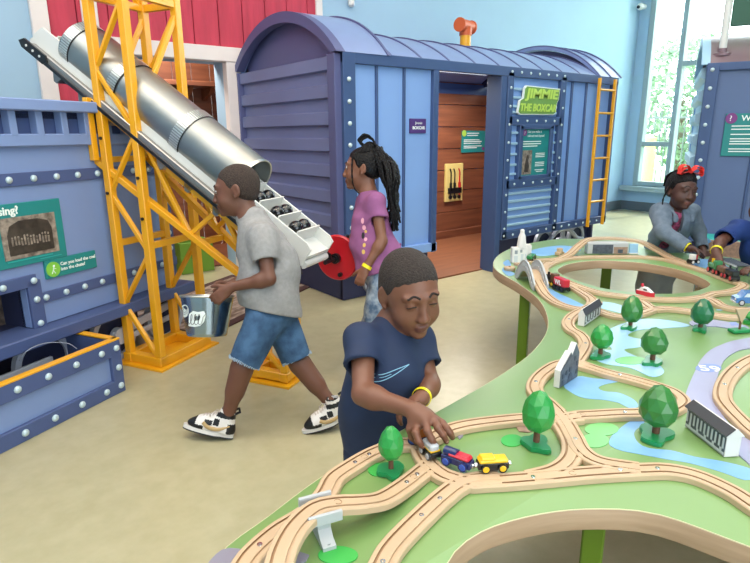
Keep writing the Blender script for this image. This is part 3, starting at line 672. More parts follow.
for i in range(15): cv('divider', MB().box((0, .10+i*.115, .06), (2*HWD-.014, .006, .075)), 'white_tray')
for s_ in (-1, 1): cv('rail', MB().box((s_*(HWD+.02), CL/2+.02, -.03), (.028, CL-.1, .045), bev=.004), 'metal_rail'); cv('rail_edge', MB().box((s_*(HWD+.037), CL/2+.02, -.045), (.008, CL-.3, .02), bev=.002), 'black')
for s0 in (.02, CL-.12):
    for s_ in (-1, 1):
        pl = [(s0-.03+.06*0, -.035), (s0+.13, -.035), (s0+.16, -.015), (s0+.13, .012), (s0-.03, .012), (s0-.055, -.012)]
        e_ = cv('end_plate', MB().prism([(y, z-.02) for y, z in pl], s_*(HWD+.038)-.006, s_*(HWD+.038)+.006, lambda y, z, x: Vector((x, y, z))), 'black')
        for k in (0, .05, .10): cv('bolt', MB().cyl((s_*(HWD+.044), s0+k, -.03), (s_*(HWD+.048), s0+k, -.03), .006, seg=10), 'white_tray', par=e_)
for i in range(9): cv('return_flight', MB().prism([(0, 0), (.10, 0), (.06, -.07), (0.04, -.07)], -HWD+.01, HWD-.01, lambda y, z, x, i=i: Vector((x, CL-.25-i*.19+y, -.05+z))), 'metal_rail')
cv('end_roller', MB().cyl((-HWD, .0, -.015), (HWD, .0, -.015), .02, seg=14), 'white_tray'); cv('end_roller', MB().cyl((-HWD, CL, -.015), (HWD, CL, -.015), .02, seg=14), 'white_tray')
cv('support_beam', MB().box((-.08, .60, -.085), (.03, .5, .04)).box((.08, .60, -.085), (.03, .5, .04)), 'yellow')
# tube: a sheet steel barrel in three lengths with crimped bands
TUR, tu = .127, .092
def ring(s0, s1, r, m, name, par=None, seg=48): 
    Rm = Matrix(((1, 0, 0), (0, 0, 1), (0, 1, 0)))
    mb = MB().lathe([(r, s0), (r, s1), (r-.004, s1), (r-.004, s0), (r, s0)], (0, 0, tu), Rm, seg); return cv(name, mb, m, par=par)
T0, T1 = .46, 1.66
tb2 = ring(T0, T0+.43, TUR, 'steel', 'steel_tube'); ring(T0+.43, T0+.86, TUR-.002, 'steel', 'steel_tube'); ring(T0+.86, T1, TUR, 'steel', 'steel_tube')
for s0 in (T0+.36, T0+.80, T1-.065):
    mb = MB(); 
    for k in range(64):
        a = 2*PI*k/64; p = Vector((math.cos(a)*(TUR+.001), 0, tu+math.sin(a)*(TUR+.001))); Rm = Matrix.Rotation(-a, 3, 'Y')
        mb.box((p.x, s0+.03, p.z), (.004, .055, .006), Rm)
    cv('crimped_band', mb, 'steel_band'); ring(s0-.004, s0+.0, TUR+.003, 'black', 'seam')
ring(T0-.004, T0+.012, TUR+.003, 'steel_band', 'tube_rim')
hr = HWD+.055
cv('hatch_latch', MB().tube([(-HWD-.012, 1.56+.02*math.cos(a), .08+.02*math.sin(a)) for a in [k*PI/8 for k in range(17)]], .004, 6), 'steel_band')
# red hand wheel on the far side of the lower end
wc = Vector((.225, .0, -.045)); D = Vector((1, 0, 0)); X, Y, Z = frame_of(D); Rm = Matrix((X, Y, Z)).transposed()
hw = cv('hand_wheel', MB().lathe([(.001, -.008), (.10, -.008), (.110, -.012), (.116, -.005), (.116, .006), (.110, .012), (.001, .010)], wc, Rm, 44), 'red', fn=False)
cv('axle', MB().cyl((.09, .0, -.045), (.245, .0, -.045), .010, seg=14), 'black', False); cv('hub', MB().cyl((.19, .0, -.045), (.21, .0, -.045), .026, seg=18).cyl((.18, .0, -.045), (.20, .0, -.045), .018, seg=18), 'black', False, hw)
cv('knob', MB().cyl((.20, -.02, -.128), (.226, -.02, -.128), .011, seg=14), 'black', False, hw); cv('grip', MB().cyl((.225, -.02, .05), (.295, -.02, .05), .013, seg=14), 'black', False, hw)
# black coal balls in the trough
n_ = 0
for i, row in enumerate(('lowest', 'second', 'third')):
    for k, x in enumerate((-.047, .024)):
        c_ = CV.matrix_basis if False else MW[CV] @ cl(x+.005, .10+.0035+i*.115+.036, .074)
        o = thing('coal_ball', '%s black ball in the %s filled tray of the white conveyor' % ('left' if k == 0 else 'right', {'lowest': 'lowest', 'second': 'middle', 'third': 'highest'}[row]), 'ball', c_, 0, 'black coal balls in the conveyor trays')
        part('ball', MB().ball((0, 0, 0), .035, 24, 16), 'black_ball', o); part('eyelet', MB().cyl((.0, -.008, .029), (.0, -.009, .0325), .004, seg=8), 'black', o)
# ------------------------------------------------------------------ the train table
TZ = .5
mat('table_green', '#789d58', .42, var=.03, scale=2.5, spec=.6, coat=.8, coat_r=.4)
mat('table_edge', '#b79b7e', .5, col2='#a68a6d', scale=6, stretch=(1, 1, 12))
mat('edge_pale', '#ded8b0', .4); mat('leg_green', '#5c7a14', .4, var=.05)
mat('river', '#6fa7dc', .32, col2='#8bbbe6', scale=7); mat('river_pale', '#a3cdec', .32); mat('meadow', '#7fc87c', .32); mat('road', '#a2a3c2', .32, var=.04); mat('road_grey', '#8a8796', .35); mat('road_mark', '#e9e8f4', .35); mat('badge', '#8296d2', .35); mat('spot_green', '#3fae4c', .35); mat('stone', '#b0907a', .5, col2='#8b7466', scale=60)
mat('track_wood', '#c9ac8b', .45, var=.05, scale=9, stretch=(1, 1, 1), detail=6); mat('groove', '#a3805c', .55)
mat('tree_green', '#2f9643', .3, var=.06, scale=14, coat=.2); mat('tree_mid', '#357a36', .3, var=.08, scale=14, coat=.2); mat('tree_dark', '#17683f', .3, var=.08, scale=14, coat=.2); mat('tree_base', '#1f8a50', .3, coat=.25); mat('trunk', '#6f4a38', .5)
mat('bridge_grey', '#b7babb', .42, var=.03, scale=12); mat('block_white', '#e2dfdc', .45); mat('block_grey', '#8d939b', .45); mat('print_dark', '#3c424d', .45, col2='#555c68', scale=50); mat('print_light', '#c9cdd2', .45); mat('roof_dark', '#3f4247', .45)
mat('toy_yellow', '#f0c01e', .3, coat=.3); mat('toy_red', '#c7273a', .3, coat=.3); mat('toy_blue', '#1e4fae', .3, coat=.3); mat('toy_navy', '#16265c', .3, coat=.3); mat('toy_orange', '#e0803a', .3, coat=.3); mat('toy_green', '#2d7d4a', .3, coat=.3); mat('toy_grey', '#b9bcc0', .3, coat=.2); mat('toy_brown', '#6e4a36', .35); mat('toy_black', '#17181c', .3, coat=.2); mat('chrome', '#d5d5d5', .2, metal=1); mat('toy_white', '#eceae6', .35); mat('toy_sky', '#3d78b6', .28, coat=.4); mat('car_glass', '#c9d6dc', .2)
outl = [at(*p, TZ) for p in ((216, 560), (270, 516), (330, 472), (400, 432), (450, 405), (500, 376), (535, 350), (549, 325), (541, 301), (520, 284), (498, 271), (494, 262), (502, 253), (522, 245), (560, 239), (600, 240))]
outl += [Vector(p+(TZ,)) for p in ((3.55, 1.95), (3.46, 1.75), (3.47, 1.55), (3.55, 1.3), (3.5, 1.0), (3.3, .65), (2.9, .34), (2.4, .24), (2.0, .10), (1.7, -.08), (1.38, -.14), (1.16, -.04), (1.07, .12), (1.031, .272))]
outl += [at(*p, TZ) for p in ((660, 513), (600, 507), (540, 512), (480, 530), (445, 563))]+[Vector(p+(TZ,)) for p in ((.51, .49), (.43, .41), (.33, .37), (.21, .41), (.13, .53), (.16, .68))]
hole = [at(*p, TZ) for p in ((557, 270), (567, 264), (585, 261), (602, 260), (622, 261), (640, 262.3), (666, 266.5), (685, 271), (703, 278), (711, 284.4), (700, 290), (685, 292.8), (660, 293.8), (630, 292), (602, 288), (580, 281.6), (565, 276))]
def slab(name, loops, z1, z0, mats, parent=None, world=True, side_i=1, smooth=40, bev=0):
    cu = bpy.data.curves.new('s', 'CURVE'); cu.dimensions = '2D'; cu.fill_mode = 'BOTH'; cu.extrude = (z1-z0)/2-bev; cu.bevel_depth = bev; cu.bevel_resolution = 1
    for L in loops:
        sp_ = cu.splines.new('POLY'); sp_.points.add(len(L)-1); sp_.use_cyclic_u = True
        for i, p in enumerate(L): sp_.points[i].co = (p[0], p[1], 0, 1)
    ob = bpy.data.objects.new('s', cu); COL.objects.link(ob); dg = bpy.context.evaluated_depsgraph_get(); dg.update(); me = ob.evaluated_get(dg).to_mesh()
    mb = MB(); mb.add([(v.co.x, v.co.y, v.co.z+(z0+z1)/2) for v in me.vertices], [list(p.vertices) for p in me.polygons])
    mb.m = [0 if p.normal.z > .9 else side_i for p in me.polygons]
    ob.evaluated_get(dg).to_mesh_clear(); bpy.data.objects.remove(ob); bpy.data.curves.remove(cu); return mb
def clean(mb):      # a 2D curve mesh has split borders: weld them
    bm = bmesh.new(); vs = [bm.verts.new(v) for v in mb.v]
    for f, m_ in zip(mb.f, mb.m):
        try: bm.faces.new([vs[i] for i in f]).material_index = m_
        except ValueError: pass
    bmesh.ops.remove_doubles(bm, verts=bm.verts, dist=1e-5); bm.verts.index_update(); r = MB(); r.v = [v.co.copy() for v in bm.verts]
    r.f = [[v.index for v in f.verts] for f in bm.faces]; r.m = [f.material_index for f in bm.faces]; bm.free(); return r
TB = thing('train_table', 'large curvy green play table with a printed landscape and wooden rim', 'table', (1.6, .9, 0))
OL, HL = spline(outl, .03, True), spline(hole, .03, True)
part('tabletop', clean(slab('t', [OL, HL], TZ, TZ-.05, None, bev=.0035)), ['table_green', 'table_edge'], TB, True, smooth=50)
def ledge(L, off, nm):      # pale line along the top edge
    part(nm, MB().sweep(L, [(-.0035+off, -.001), (.003+off, -.001), (.003+off, .0012), (-.0035+off, .0012)], True), 'edge_pale', TB, True)
ledge([p+Vector((0, 0, -.0022)) for p in OL], 0, 'edge_trim'); ledge([p+Vector((0, 0, -.0022)) for p in HL], 0, 'edge_trim')
for x, y, w_ in ((2.19, 1.655, .048), (3.33, 1.90, .06), (1.005, .545, .045), (.34, .58, .05), (3.2, .85, .06), (1.6, .15, .06)):
    part('leg', MB().box((x, y, (TZ-.05)/2), (w_, w_, TZ-.05), rotz(.5), bev=.004), 'leg_green', TB, True)
lay = [0]
def decal(name, px, m, smooth=True, world=None, step=.012):
    L = [at(x, y, TZ) for x, y in px] if world is None else world
    if smooth: L = spline(L, step, True)
    lay[0] += 1; return part(name, clean(slab('d', [L], TZ+.0006+.00012*lay[0], TZ-.001, None)), [m, m], TB, True, smooth=0)
def ell(cx, cy, rx, ry, n=20): return [(cx+rx*math.cos(2*PI*i/n), cy+ry*math.sin(2*PI*i/n)) for i in range(n)]
def c6(pts, ox, oy, s=5.357): return [(ox+x/s, oy+y/s) for x, y in pts]
decal('printed_river', [(564, 385), (578, 376.5), (593, 378.4), (619, 381), (604.5, 384.5), (598, 388), (604.5, 391.5), (619, 393), (634, 400), (638, 407), (629, 408), (619, 403), (604.5, 400), (584, 398), (571, 392.4)], 'river')
decal('printed_river', c6([(110, 275), (30, 335), (0, 370), (0, 405), (60, 432), (150, 450), (300, 478), (430, 500), (600, 548), (720, 590), (790, 575), (750, 530), (600, 490), (450, 465), (330, 432), (210, 420), (150, 390), (130, 335), (185, 278)], 610, 370), 'river')
decal('printed_river', [(548, 288), (560, 294), (573, 300), (586, 307), (577, 309), (562, 305), (551, 299), (546, 293)], 'river')
decal('printed_river', [(594, 302), (612, 303), (628, 308), (640, 311), (628, 314), (612, 311), (598, 307)], 'river_pale')
decal('printed_river', [(608, 330), (625, 323), (645, 319), (672, 321), (690, 326), (668, 328), (640, 330), (628, 336), (650, 342), (640, 347), (624, 350), (640, 358), (655, 362), (664, 372), (652, 377), (630, 368), (606, 364), (592, 357), (598, 350), (612, 350), (604, 342), (596, 336)], 'river_pale')
decal('printed_river', [(503, 263), (508, 260), (511, 265), (509, 270), (515, 274), (508, 276), (502, 270), (505, 266)], 'river')
decal('printed_river', [(530, 251), (555, 246), (575, 247), (580, 251), (560, 254), (540, 256)], 'river')
decal('printed_river', [(686, 263), (700, 259), (720, 262), (735, 272), (725, 272), (705, 268)], 'river')
decal('printed_river', [(716, 310), (735, 311), (755, 313), (755, 307), (735, 309)], 'river')
for e in ((601.7, 429.7, 17, 6.5), (595, 441, 14, 7)): decal('printed_meadow', ell(*e), 'meadow')
for e in ((512, 441, 11, 6), (376, 470, 8, 6.5), (338, 556, 20, 9), (631, 361, 16, 4)): decal('flat_patch', ell(*e), 'spot_green' if e[1] > 400 else 'meadow')  # flat green ellipses laid on the tabletop
decal('flat_patch', [(500, 308), (506, 305), (510, 309), (505, 311)], 'road_grey') if False else None
decal('printed_stone', [(515, 426), (521, 424.5), (530, 427), (535, 431), (528, 433), (519, 432)], 'stone', False)
decal('printed_stone', [(456, 431), (462, 432), (463, 437), (459, 440), (457, 436)], 'road_grey', False)
decal('printed_road', [(757, 338), (735, 341), (722.8, 344.8), (710, 351), (700.4, 360.8), (695.6, 370.4), (687.6, 388.8), (685.6, 398), (688, 411), (705, 430), (740, 457), (757, 470), (757, 448), (741, 436), (729.5, 425), (717, 407), (714.5, 392), (719.6, 370.4), (726, 359), (739, 351), (757, 347)], 'road')
decal('printed_road', [(222, 551), (246, 551), (262, 556), (300, 553), (306, 562), (240, 580), (205, 574)], 'road_grey')
decal('printed_road', [(690, 322), (710, 320), (745, 326), (745, 331), (715, 327), (695, 327)], 'road')
cl_ = spline([at(x, y, TZ) for x, y in ((752, 343), (730, 348), (715, 354), (708, 362), (701, 390), (702, 404), (716, 424), (745, 450))], .012)
rb = MB()
for i in range(0, len(cl_)-1, 2): rb.bar(cl_[i]+Vector((0, 0, .0022)), cl_[i+1]+Vector((0, 0, .0022)), .0035, .001)
part('road_line', rb, 'road_mark', TB, True)
decal('route_badge', ell(708.4, 368.8, 13, 4.2), 'badge'); bc = at(700.5, 370.3, TZ+.0036); bx = (at(715, 370.6, TZ)-at(701, 369.5, TZ)).normalized(); by = Vector((-bx.y, bx.x, 0))
part('badge_number', text_mb('59', .062, lambda x, y, z: bc+bx*x+by*(y*1.0)+Vector((0, 0, z)), .0008, bold=.001), 'road_mark', TB, True, smooth=0)
decal('printed_sign', [(729, 323), (736, 322.5), (739, 326), (731, 326.5)], 'badge', False)
# ------------------------------------------------------------------ wooden tracks: 46 mm wide with two wheel grooves
TW2, TH = .0235, .0135
PROF = [(-TW2, 0), (TW2, 0), (TW2, TH-.002), (TW2-.002, TH), (.0145, TH), (.0145, TH-.0035), (.0095, TH-.0035), (.0095, TH), (-.0095, TH), (-.0095, TH-.0035), (-.0145, TH-.0035), (-.0145, TH), (-TW2+.002, TH), (-TW2, TH-.002)]
ntr = [0]
def track(label, px, zs=None, ext=None, name='wooden_track'):
    pts = [at(x, y, TZ+TH+(zs[i] if zs else 0))-Vector((0, 0, TH)) for i, (x, y) in enumerate(px)]
    if ext: pts += [Vector(e) for e in ext]
    P_ = spline(pts, .012); ntr[0] += 1; dz = .00035*(ntr[0] % 4)
    n = len(P_); m = len(PROF); mb = MB().sweep([p+Vector((0, 0, .0006+dz)) for p in P_], PROF)
    base = [0]*len(mb.f)
    for i in range(n-1):
        for k in (4, 5, 6, 9-0, 10, 11):
            if k in (5, 10) or k in (4, 6, 9, 11): base[i*m+k] = 1 if k in (4, 5, 6, 8+1, 10, 11) and PROF[k][1] != PROF[(k+1) % m][1] or k in (5, 9+1-0) else base[i*m+k]
    mb.m = base
    xs = P_[len(P_)//2]; root = thing(name, label, 'track', (xs.x, xs.y, TZ), 0, 'wooden tracks fixed to the green table')
    part('rail_board', mb, ['track_wood', 'groove'], root, True, smooth=30)
    return root, P_
def screws(root, P_, fr):
    for f in fr:
        p = P_[int(f*(len(P_)-1))]; q = part('screw', MB().lathe([(.0052, 0), (.0048, .0012), (.0018, .0013), (.0016, .0003), (.0002, .0003)], p+Vector((0, 0, TH+.0009)), None, 14), 'chrome', root, True)
def joint(root, P_, fr):
    for f in fr:
        i = int(f*(len(P_)-2)); p, d = P_[i], (P_[i+1]-P_[i]).normalized(); x = d.cross(Vector((0, 0, 1)))
        part('joint', MB().tube([p+d*(.007*math.cos(a))+x*(.007*math.sin(a))+Vector((0, 0, TH+.0008)) for a in [(.6+k*.28) for k in range(19)]], .0008, 5), 'groove', root, True)
r, P_ = track('long wooden track along the front edge, running past the yellow toy car to the right', [(444, 474.5), (467, 481), (485, 480.5), (510, 479), (546, 476), (590, 472), (642, 469), (670, 469), (698, 475), (730, 489), (752, 503), (785, 525)]); screws(r, P_, (.28, .55, .66)); joint(r, P_, (.42, .6))
track('short curved wooden track under the hand of the boy in navy', [(419, 442), (422.5, 452), (430, 464), (444, 474.5), (462, 480.5)])
r, P_ = track('wooden track from the yellow toy car down to the bottom edge of the photo', [(500, 477.5), (479, 478), (461, 483), (443, 496), (418, 519), (394, 544), (383, 562), (372, 590)]); screws(r, P_, (.36, .52, .86)); joint(r, P_, (.44,))
r, P_ = track('raised wooden track crossing the grey pier at the front left', [(431, 463), (420, 472), (403, 485), (382, 497.5), (360, 501), (338, 502), (316, 507), (296, 525), (283, 548), (276, 575)], [0, .001, .004, .016, .032, .042, .046, .046, .044, .040]); screws(r, P_, (.12, .22)); joint(r, P_, (.17, .60))
r, P_ = track('wooden track along the left rim, behind the small bright green tree', [(421, 443), (400, 443), (374, 452), (351, 465), (334, 477), (327, 490), (316, 504), (300, 516), (276, 531), (250, 555), (236, 580)]); screws(r, P_, (.26, .34, .86)); joint(r, P_, (.30,))
r, P_ = track('wooden track behind the round headed tree nearest the yellow toy car', [(419, 442), (434, 436), (449, 428.5), (469, 423.5), (500, 419.5), (530, 417), (556, 418), (580, 416)]); screws(r, P_, (.7,))
r, P_ = track('wooden switch track linking the front line to the crossing behind the tree', [(548, 402), (556, 410), (566, 422), (574, 436), (582, 450), (600, 461), (640, 468)]); screws(r, P_, (.5,))
r, P_ = track('short wooden branch curving behind the yellow toy car', [(556, 416), (566, 430), (572, 444), (570, 458), (556, 469), (530, 476)])
r, P_ = track('wooden loop track round the blue river beside the grey house', [(556, 421), (578, 415), (593, 414), (619, 412.5), (642, 412), (665, 410), (679, 404), (681, 398), (673, 391), (660, 386), (643.6, 381), (629, 377), (610, 372.5), (592, 367), (574, 362), (566, 358)]); screws(r, P_, (.25, .8)); joint(r, P_, (.12,))
r, P_ = track('wooden track passing behind the grey house and round to the crossing', [(592, 367), (576, 362), (560, 363), (548, 369), (538, 378), (534.5, 387), (538, 394), (548, 402), (558, 411)]); screws(r, P_, (.6,))
r, P_ = track('wavy wooden track between the grey house and the small grey station', [(574, 363), (578, 358), (584, 349), (585.5, 342), (580, 334), (571, 328.5), (568, 322), (573, 315), (583, 309.5), (592, 305), (597, 301)]); screws(r, P_, (.25, .6))
r, P_ = track('wooden track leaving the grey arch bridge toward the small grey station', [(518, 262.5), (528, 266.5), (534, 274), (540, 285), (546, 294), (557, 302), (572, 307), (585, 308.5), (597, 309.5), (611, 314), (624, 315.5), (642, 312), (652, 308.5)], [.03, .042, .036, .016, 0, 0, 0, 0, 0, 0, 0, 0, 0])
track('wooden track on the right of the red toy wagon', [(548, 262), (543, 268), (550, 275), (562, 281), (574, 287), (585, 293.5), (592, 299), (591, 305), (584, 309)])
track('wooden track running under the front three trees of the far meadow', [(630, 297), (642, 301), (653, 308), (666, 307.7), (685, 309.6), (714.5, 314), (731, 316), (752, 316), (790, 313)])
track('long wooden track in front of the oval opening', [(557, 277), (570, 282.5), (585, 288), (602, 292.5), (630, 296), (660, 298.5), (685, 298.5), (703, 296.5), (714, 293), (728, 291.5), (740, 288), (743, 284), (730, 279.5), (709, 271.5)])
track('curved wooden track along the far side of the oval opening', [(709, 271.5), (690, 265.5), (675, 261), (662, 258), (638, 256), (602, 256), (574, 257), (558, 260), (546, 266), (544, 271), (557, 277)])
track('wooden branch track running under the blue toy car', [(703, 296.5), (714, 300), (722, 305), (733, 307.7), (752, 309), (785, 309)])
track('wooden track coming down beside the white church', [(527, 261), (540, 259.5), (553, 259), (562, 257.5)])
r, P_ = track('humped wooden track raised over the long grey roundhouse', [(560, 258), (570, 253), (580, 244), (590, 238.5), (610, 237.5), (630, 239), (644, 242), (657, 249), (670, 256), (688, 263)], [0, .015, .05, .068, .07, .068, .058, .035, .012, 0])
r, P_ = track('wooden loop track at the right edge, right of the printed road', [(770, 352), (752, 358.5), (740, 365.5), (730, 375), (724, 386), (723, 397), (729.5, 407), (740.7, 418.5), (753, 430), (775, 445)]); screws(r, P_, (.32, .55))
# ------------------------------------------------------------------ toy trees
def egg(w_, h_, sd, sub=2):
    bm = bmesh.new(); bmesh.ops.create_icosphere(bm, subdivisions=sub, radius=1); rn = random.Random(sd); mb = MB()
    for v in bm.verts:
        z = v.co.z; k = 1-.22*z-.06*(z*z); j = 1+rn.uniform(-.035, .035); v.co = Vector((v.co.x*w_/2*k*j, v.co.y*w_/2*k*j, (z*.5+.5)*h_))
    mb.add([v.co.copy() for v in bm.verts], [[v.index for v in f.verts] for f in bm.faces]); bm.free(); return mb
def toy_tree(px, crown_top, crown_bot, crown_w, base_w, base_d, m, label, rz, sd):
    p = at(px[0], px[1], TZ); D = ((CM.T @ (np.array(p)-np.array([0, 0, CH])))[2])*-1; s_ = D/FPX
    cosv = math.sqrt(p.x**2+p.y**2)/math.sqrt(p.x**2+p.y**2+(CH-TZ)**2); k = s_/cosv
    t = thing('toy_tree', label, 'toy tree', p+Vector((0, 0, .002)), rz, 'painted wooden toy trees on the table')
    bw, bd, bh = base_w*s_, base_d*s_, .010
    sh_ = []
    for i in range(28):
        a = 2*PI*i/28; q = 1+.16*math.cos(3*a+sd)+.08*math.cos(5*a); c_, n_ = math.cos(a), math.sin(a); e_ = 1/max(abs(c_), abs(n_))**.55; sh_.append((bw/2*c_*q*e_*.92, bd/2*n_*q*e_*.92))
    b = MB().prism(sh_, 0, bh-.002).prism([(x*.95, y*.95) for x, y in sh_], bh-.002, bh)
    part('base', b, 'tree_base', t, smooth=30)
    cb_ = (px[1]-crown_bot)*k; chh = (crown_bot-crown_top)*k
    part('trunk', MB().cyl((0, 0, bh), (0, 0, cb_+.012), crown_w*s_*.10, seg=12), 'trunk', t)
    e = egg(crown_w*s_, chh, sd); e.v = [v+Vector((0, 0, cb_)) for v in e.v]; part('crown', e, m, t, smooth=0); return t
toy_tree((391, 473), 430, 461, 26, 29, 27, 'tree_green', 'bright green toy tree at the front left, beside the boy in navy', .5, 1)
toy_tree((536, 446), 394, 433, 33, 33, 27, 'tree_green', 'large toy tree on the green patch right of the yellow toy car', .9, 2)
toy_tree((655, 437), 387, 427, 36, 42, 30, 'tree_mid', 'large dark toy tree in front, left of the black and white station', .25, 3)
toy_tree((600, 357), 325, 349, 22, 26, 16, 'tree_green', 'toy tree between the grey house and the oval opening, leftmost of four', .2, 4)
toy_tree((652, 363), 328, 355, 25, 27, 17, 'tree_mid', 'toy tree in the middle of the meadow, standing nearest the printed road', .3, 5)
toy_tree((630, 328), 296, 323, 21, 25, 13, 'tree_mid', 'toy tree standing just in front of the red and white toy boat', .2, 6)
toy_tree((700, 330), 299, 325, 21, 24, 13, 'tree_dark', 'darkest blue green toy tree at the right, left of the triangular sign', .3, 7)
t = thing('toy_shrub', 'small green toy shrub cut by the right edge of the photo', 'toy tree', at(751, 323, TZ+.002)); part('base', MB().prism([(.03*math.cos(a)*(1+.1*math.cos(3*a)), .025*math.sin(a)) for a in [k*PI/8 for k in range(16)]], 0, .012), 'tree_green', t); e = egg(.05, .035, 9); e.v = [v+Vector((0, 0, .012)) for v in e.v]; part('crown', e, 'tree_green', t, smooth=0)
# ------------------------------------------------------------------ toy buildings (blocks with printed fronts)
def base_frame(A, B):
    A = at(*A, TZ); B = at(*B, TZ); d = (B-A); L = d.length; d.normalize(); n = Vector((-d.y, d.x, 0))     # n points away from the viewer
    return A, math.atan2(d.y, d.x), L
def block(name, label, A, B, depth, poly, m_side='block_white', cat='toy house'):
    A_, a, L = base_frame(A, B); t = thing(name, label, cat, A_+Vector((0, 0, .0022)), a)
    part('block', MB().prism([(x*L, z) for x, z in poly], 0, depth, lambda x, y, z: Vector((x, z, y))), m_side, t); return t, L
def face(t, nm, rects, m, y=-.001, th=.002):
    b = MB()
    for x0, z0, x1, z1 in rects: b.box(((x0+x1)/2, y, (z0+z1)/2), (x1-x0, th, z1-z0))
    return part(nm, b, m, t)
mat('house_print', '#6a707b', .45, col2='#545a65', scale=70)
hs, L = block('toy_house', 'grey wooden toy house with gable beside the blue river', (559, 389), (577, 377), .017, [(0, 0), (1, 0), (1, .078), (.80, .112), (.6, .084), (.52, .094), (.15, .066), (0, .052)])
k = L
part('printed_front', MB().prism([(x*L*.98+.001, z*.97+.001) for x, z in [(0, 0), (1, 0), (1, .078), (.80, .110), (.6, .082), (.15, .064), (0, .050)]], 0, .0015, lambda x, y, z: Vector((x, -z, y))), 'house_print', hs)
part('printed_roof', MB().prism([(.02*L, .050), (.56*L, .080), (.52*L, .092), (.15*L, .063)], .0015, .0022, lambda x, y, z: Vector((x, -z, y))), 'print_dark', hs)
face(hs, 'window', [(L*x, z, L*(x+.1), z+.014) for x, z in ((.1, .025), (.28, .03), (.46, .034), (.1, .006), (.85, .04), (.72, .06), (.85, .015))], 'print_dark', -.0024, .0014); part('arched_door', MB().prism([(L*(.55+.13*math.cos(a)), .004+.026*math.sin(a)) for a in [k*PI/10 for k in range(11)]], .0016, .0026, lambda x, y, z: Vector((x, -z, y))), 'print_dark', hs)
def station(label, A, B, depth, h, rh, ov, cols):
    A_, a, L = base_frame(A, B); t = thing('toy_station', label, 'toy station', A_+Vector((0, 0, .0022)), a)
    part('block', MB().box((L/2, depth/2, h/2), (L, depth, h)), 'block_white', t)
    e = .0035; part('roof', MB().prism([(-ov, h), (depth+ov, h), (depth*.62, h+rh), (depth*.45, h+rh)], -ov*.7, L+ov*.7, lambda y, z, x: Vector((x, y, z))), 'block_white', t)
    q = Vector((0, depth*.45+ov, rh)).normalized(); o_ = MB().add([(-ov*.7, -ov-.0006, h+.001), (L+ov*.7, -ov-.0006, h+.001), (L+ov*.7, depth*.45-.0006, h+rh+.0005), (-ov*.7, depth*.45-.0006, h+rh+.0005), (-ov*.7, -ov-.0014, h+.003), (L+ov*.7, -ov-.0014, h+.003), (L+ov*.7, depth*.45-.001, h+rh+.002), (-ov*.7, depth*.45-.001, h+rh+.002)], [[0, 1, 2, 3], [4, 5, 6, 7], [0, 1, 5, 4], [1, 2, 6, 5], [2, 3, 7, 6], [3, 0, 4, 7]])
    part('roof_face', o_, 'roof_dark', t)
    face(t, 'printed_front', [(.002, .002, L-.002, h-.001)], 'print_dark', -.0006, .0012)
    face(t, 'window', [(L*(i+.2)/cols, h*.35, L*(i+.62)/cols, h*.88) for i in range(cols)], 'print_light', -.0014, .001); face(t, 'band', [(.002, h*.08, L-.002, h*.2)]+[(L*x, h*.2, L*(x+.05), h*.35) for x in (.1, .3, .5, .7, .88)], 'print_light', -.0014, .001)
    return t, L
station('black and white wooden toy station with dark pitched roof at the front right', (685, 427), (724, 458), .034, .050, .017, .005, 11)
station('small grey wooden toy station beside the wavy track', (584, 327), (600, 315.5), .024, .040, .024, .003, 6)
# white church with a tower
A_, a, L = base_frame((514, 262), (524, 262)); ct = thing('toy_church', 'white wooden toy church with tapering tower behind the grey arch bridge', 'toy church', at(518.5, 262, TZ+.0022), -.62)
part('block', MB().box((0, .0, .042), (.085, .04, .084), bev=.002).box((.055, .05, .045), (.05, .04, .09), bev=.002), 'block_white', ct); part('tower', MB().lathe([(.026, .084), (.026, .10), (.02, .145), (.012, .165), (.012, .18), (.001, .186)], (.012, .0, 0), rotz(PI/4), 8), 'block_white', ct, smooth=20)
face(ct, 'printed_door', [(-.032, .004, -.012, .04), (.005, .01, .02, .05), (.027, .01, .035, .05)], 'print_light', -.0206, .002); face(ct, 'window', [(-.03, .05, -.014, .07), (.0, .058, .012, .074)], 'block_grey', -.0206, .002)
t = thing('wooden_disc', 'round wooden end stop lying left of the grey arch bridge', 'toy block', at(509.5, 270, TZ+.002)); part('disc', MB().lathe([(.001, 0), (.028, 0), (.03, .003), (.03, .014), (.027, .017), (.001, .017)], (0, 0, 0), None, 28), 'track_wood', t); part('peg', MB().cyl((0, 0, .017), (0, 0, .021), .006, seg=12), 'groove', t)
t = thing('wooden_buffer', 'small wooden buffer with a peg on the blue print by the humped track', 'toy block', at(559.5, 255, TZ+.002)); part('block', MB().box((0, 0, .01), (.05, .035, .02), bev=.003), 'track_wood', t); part('peg', MB().cyl((0, 0, .02), (0, 0, .04), .018, seg=16), 'track_wood', t)
# green little bridge behind
t = thing('toy_wagon', 'green toy wagon standing between the church and the arch bridge', 'toy train', at(531, 259.5, TZ+.016), .35); part('body', MB().box((0, 0, .018), (.07, .035, .022), bev=.004), 'toy_green', t); part('window', MB().box((.0, -.018, .02), (.05, .002, .009)), 'toy_black', t)
for x in (-.022, .022):
    for y in (-.017, .017): part('wheel', MB().cyl((x, y-.003, .008), (x, y+.003, .008), .008, seg=14), 'toy_black', t)
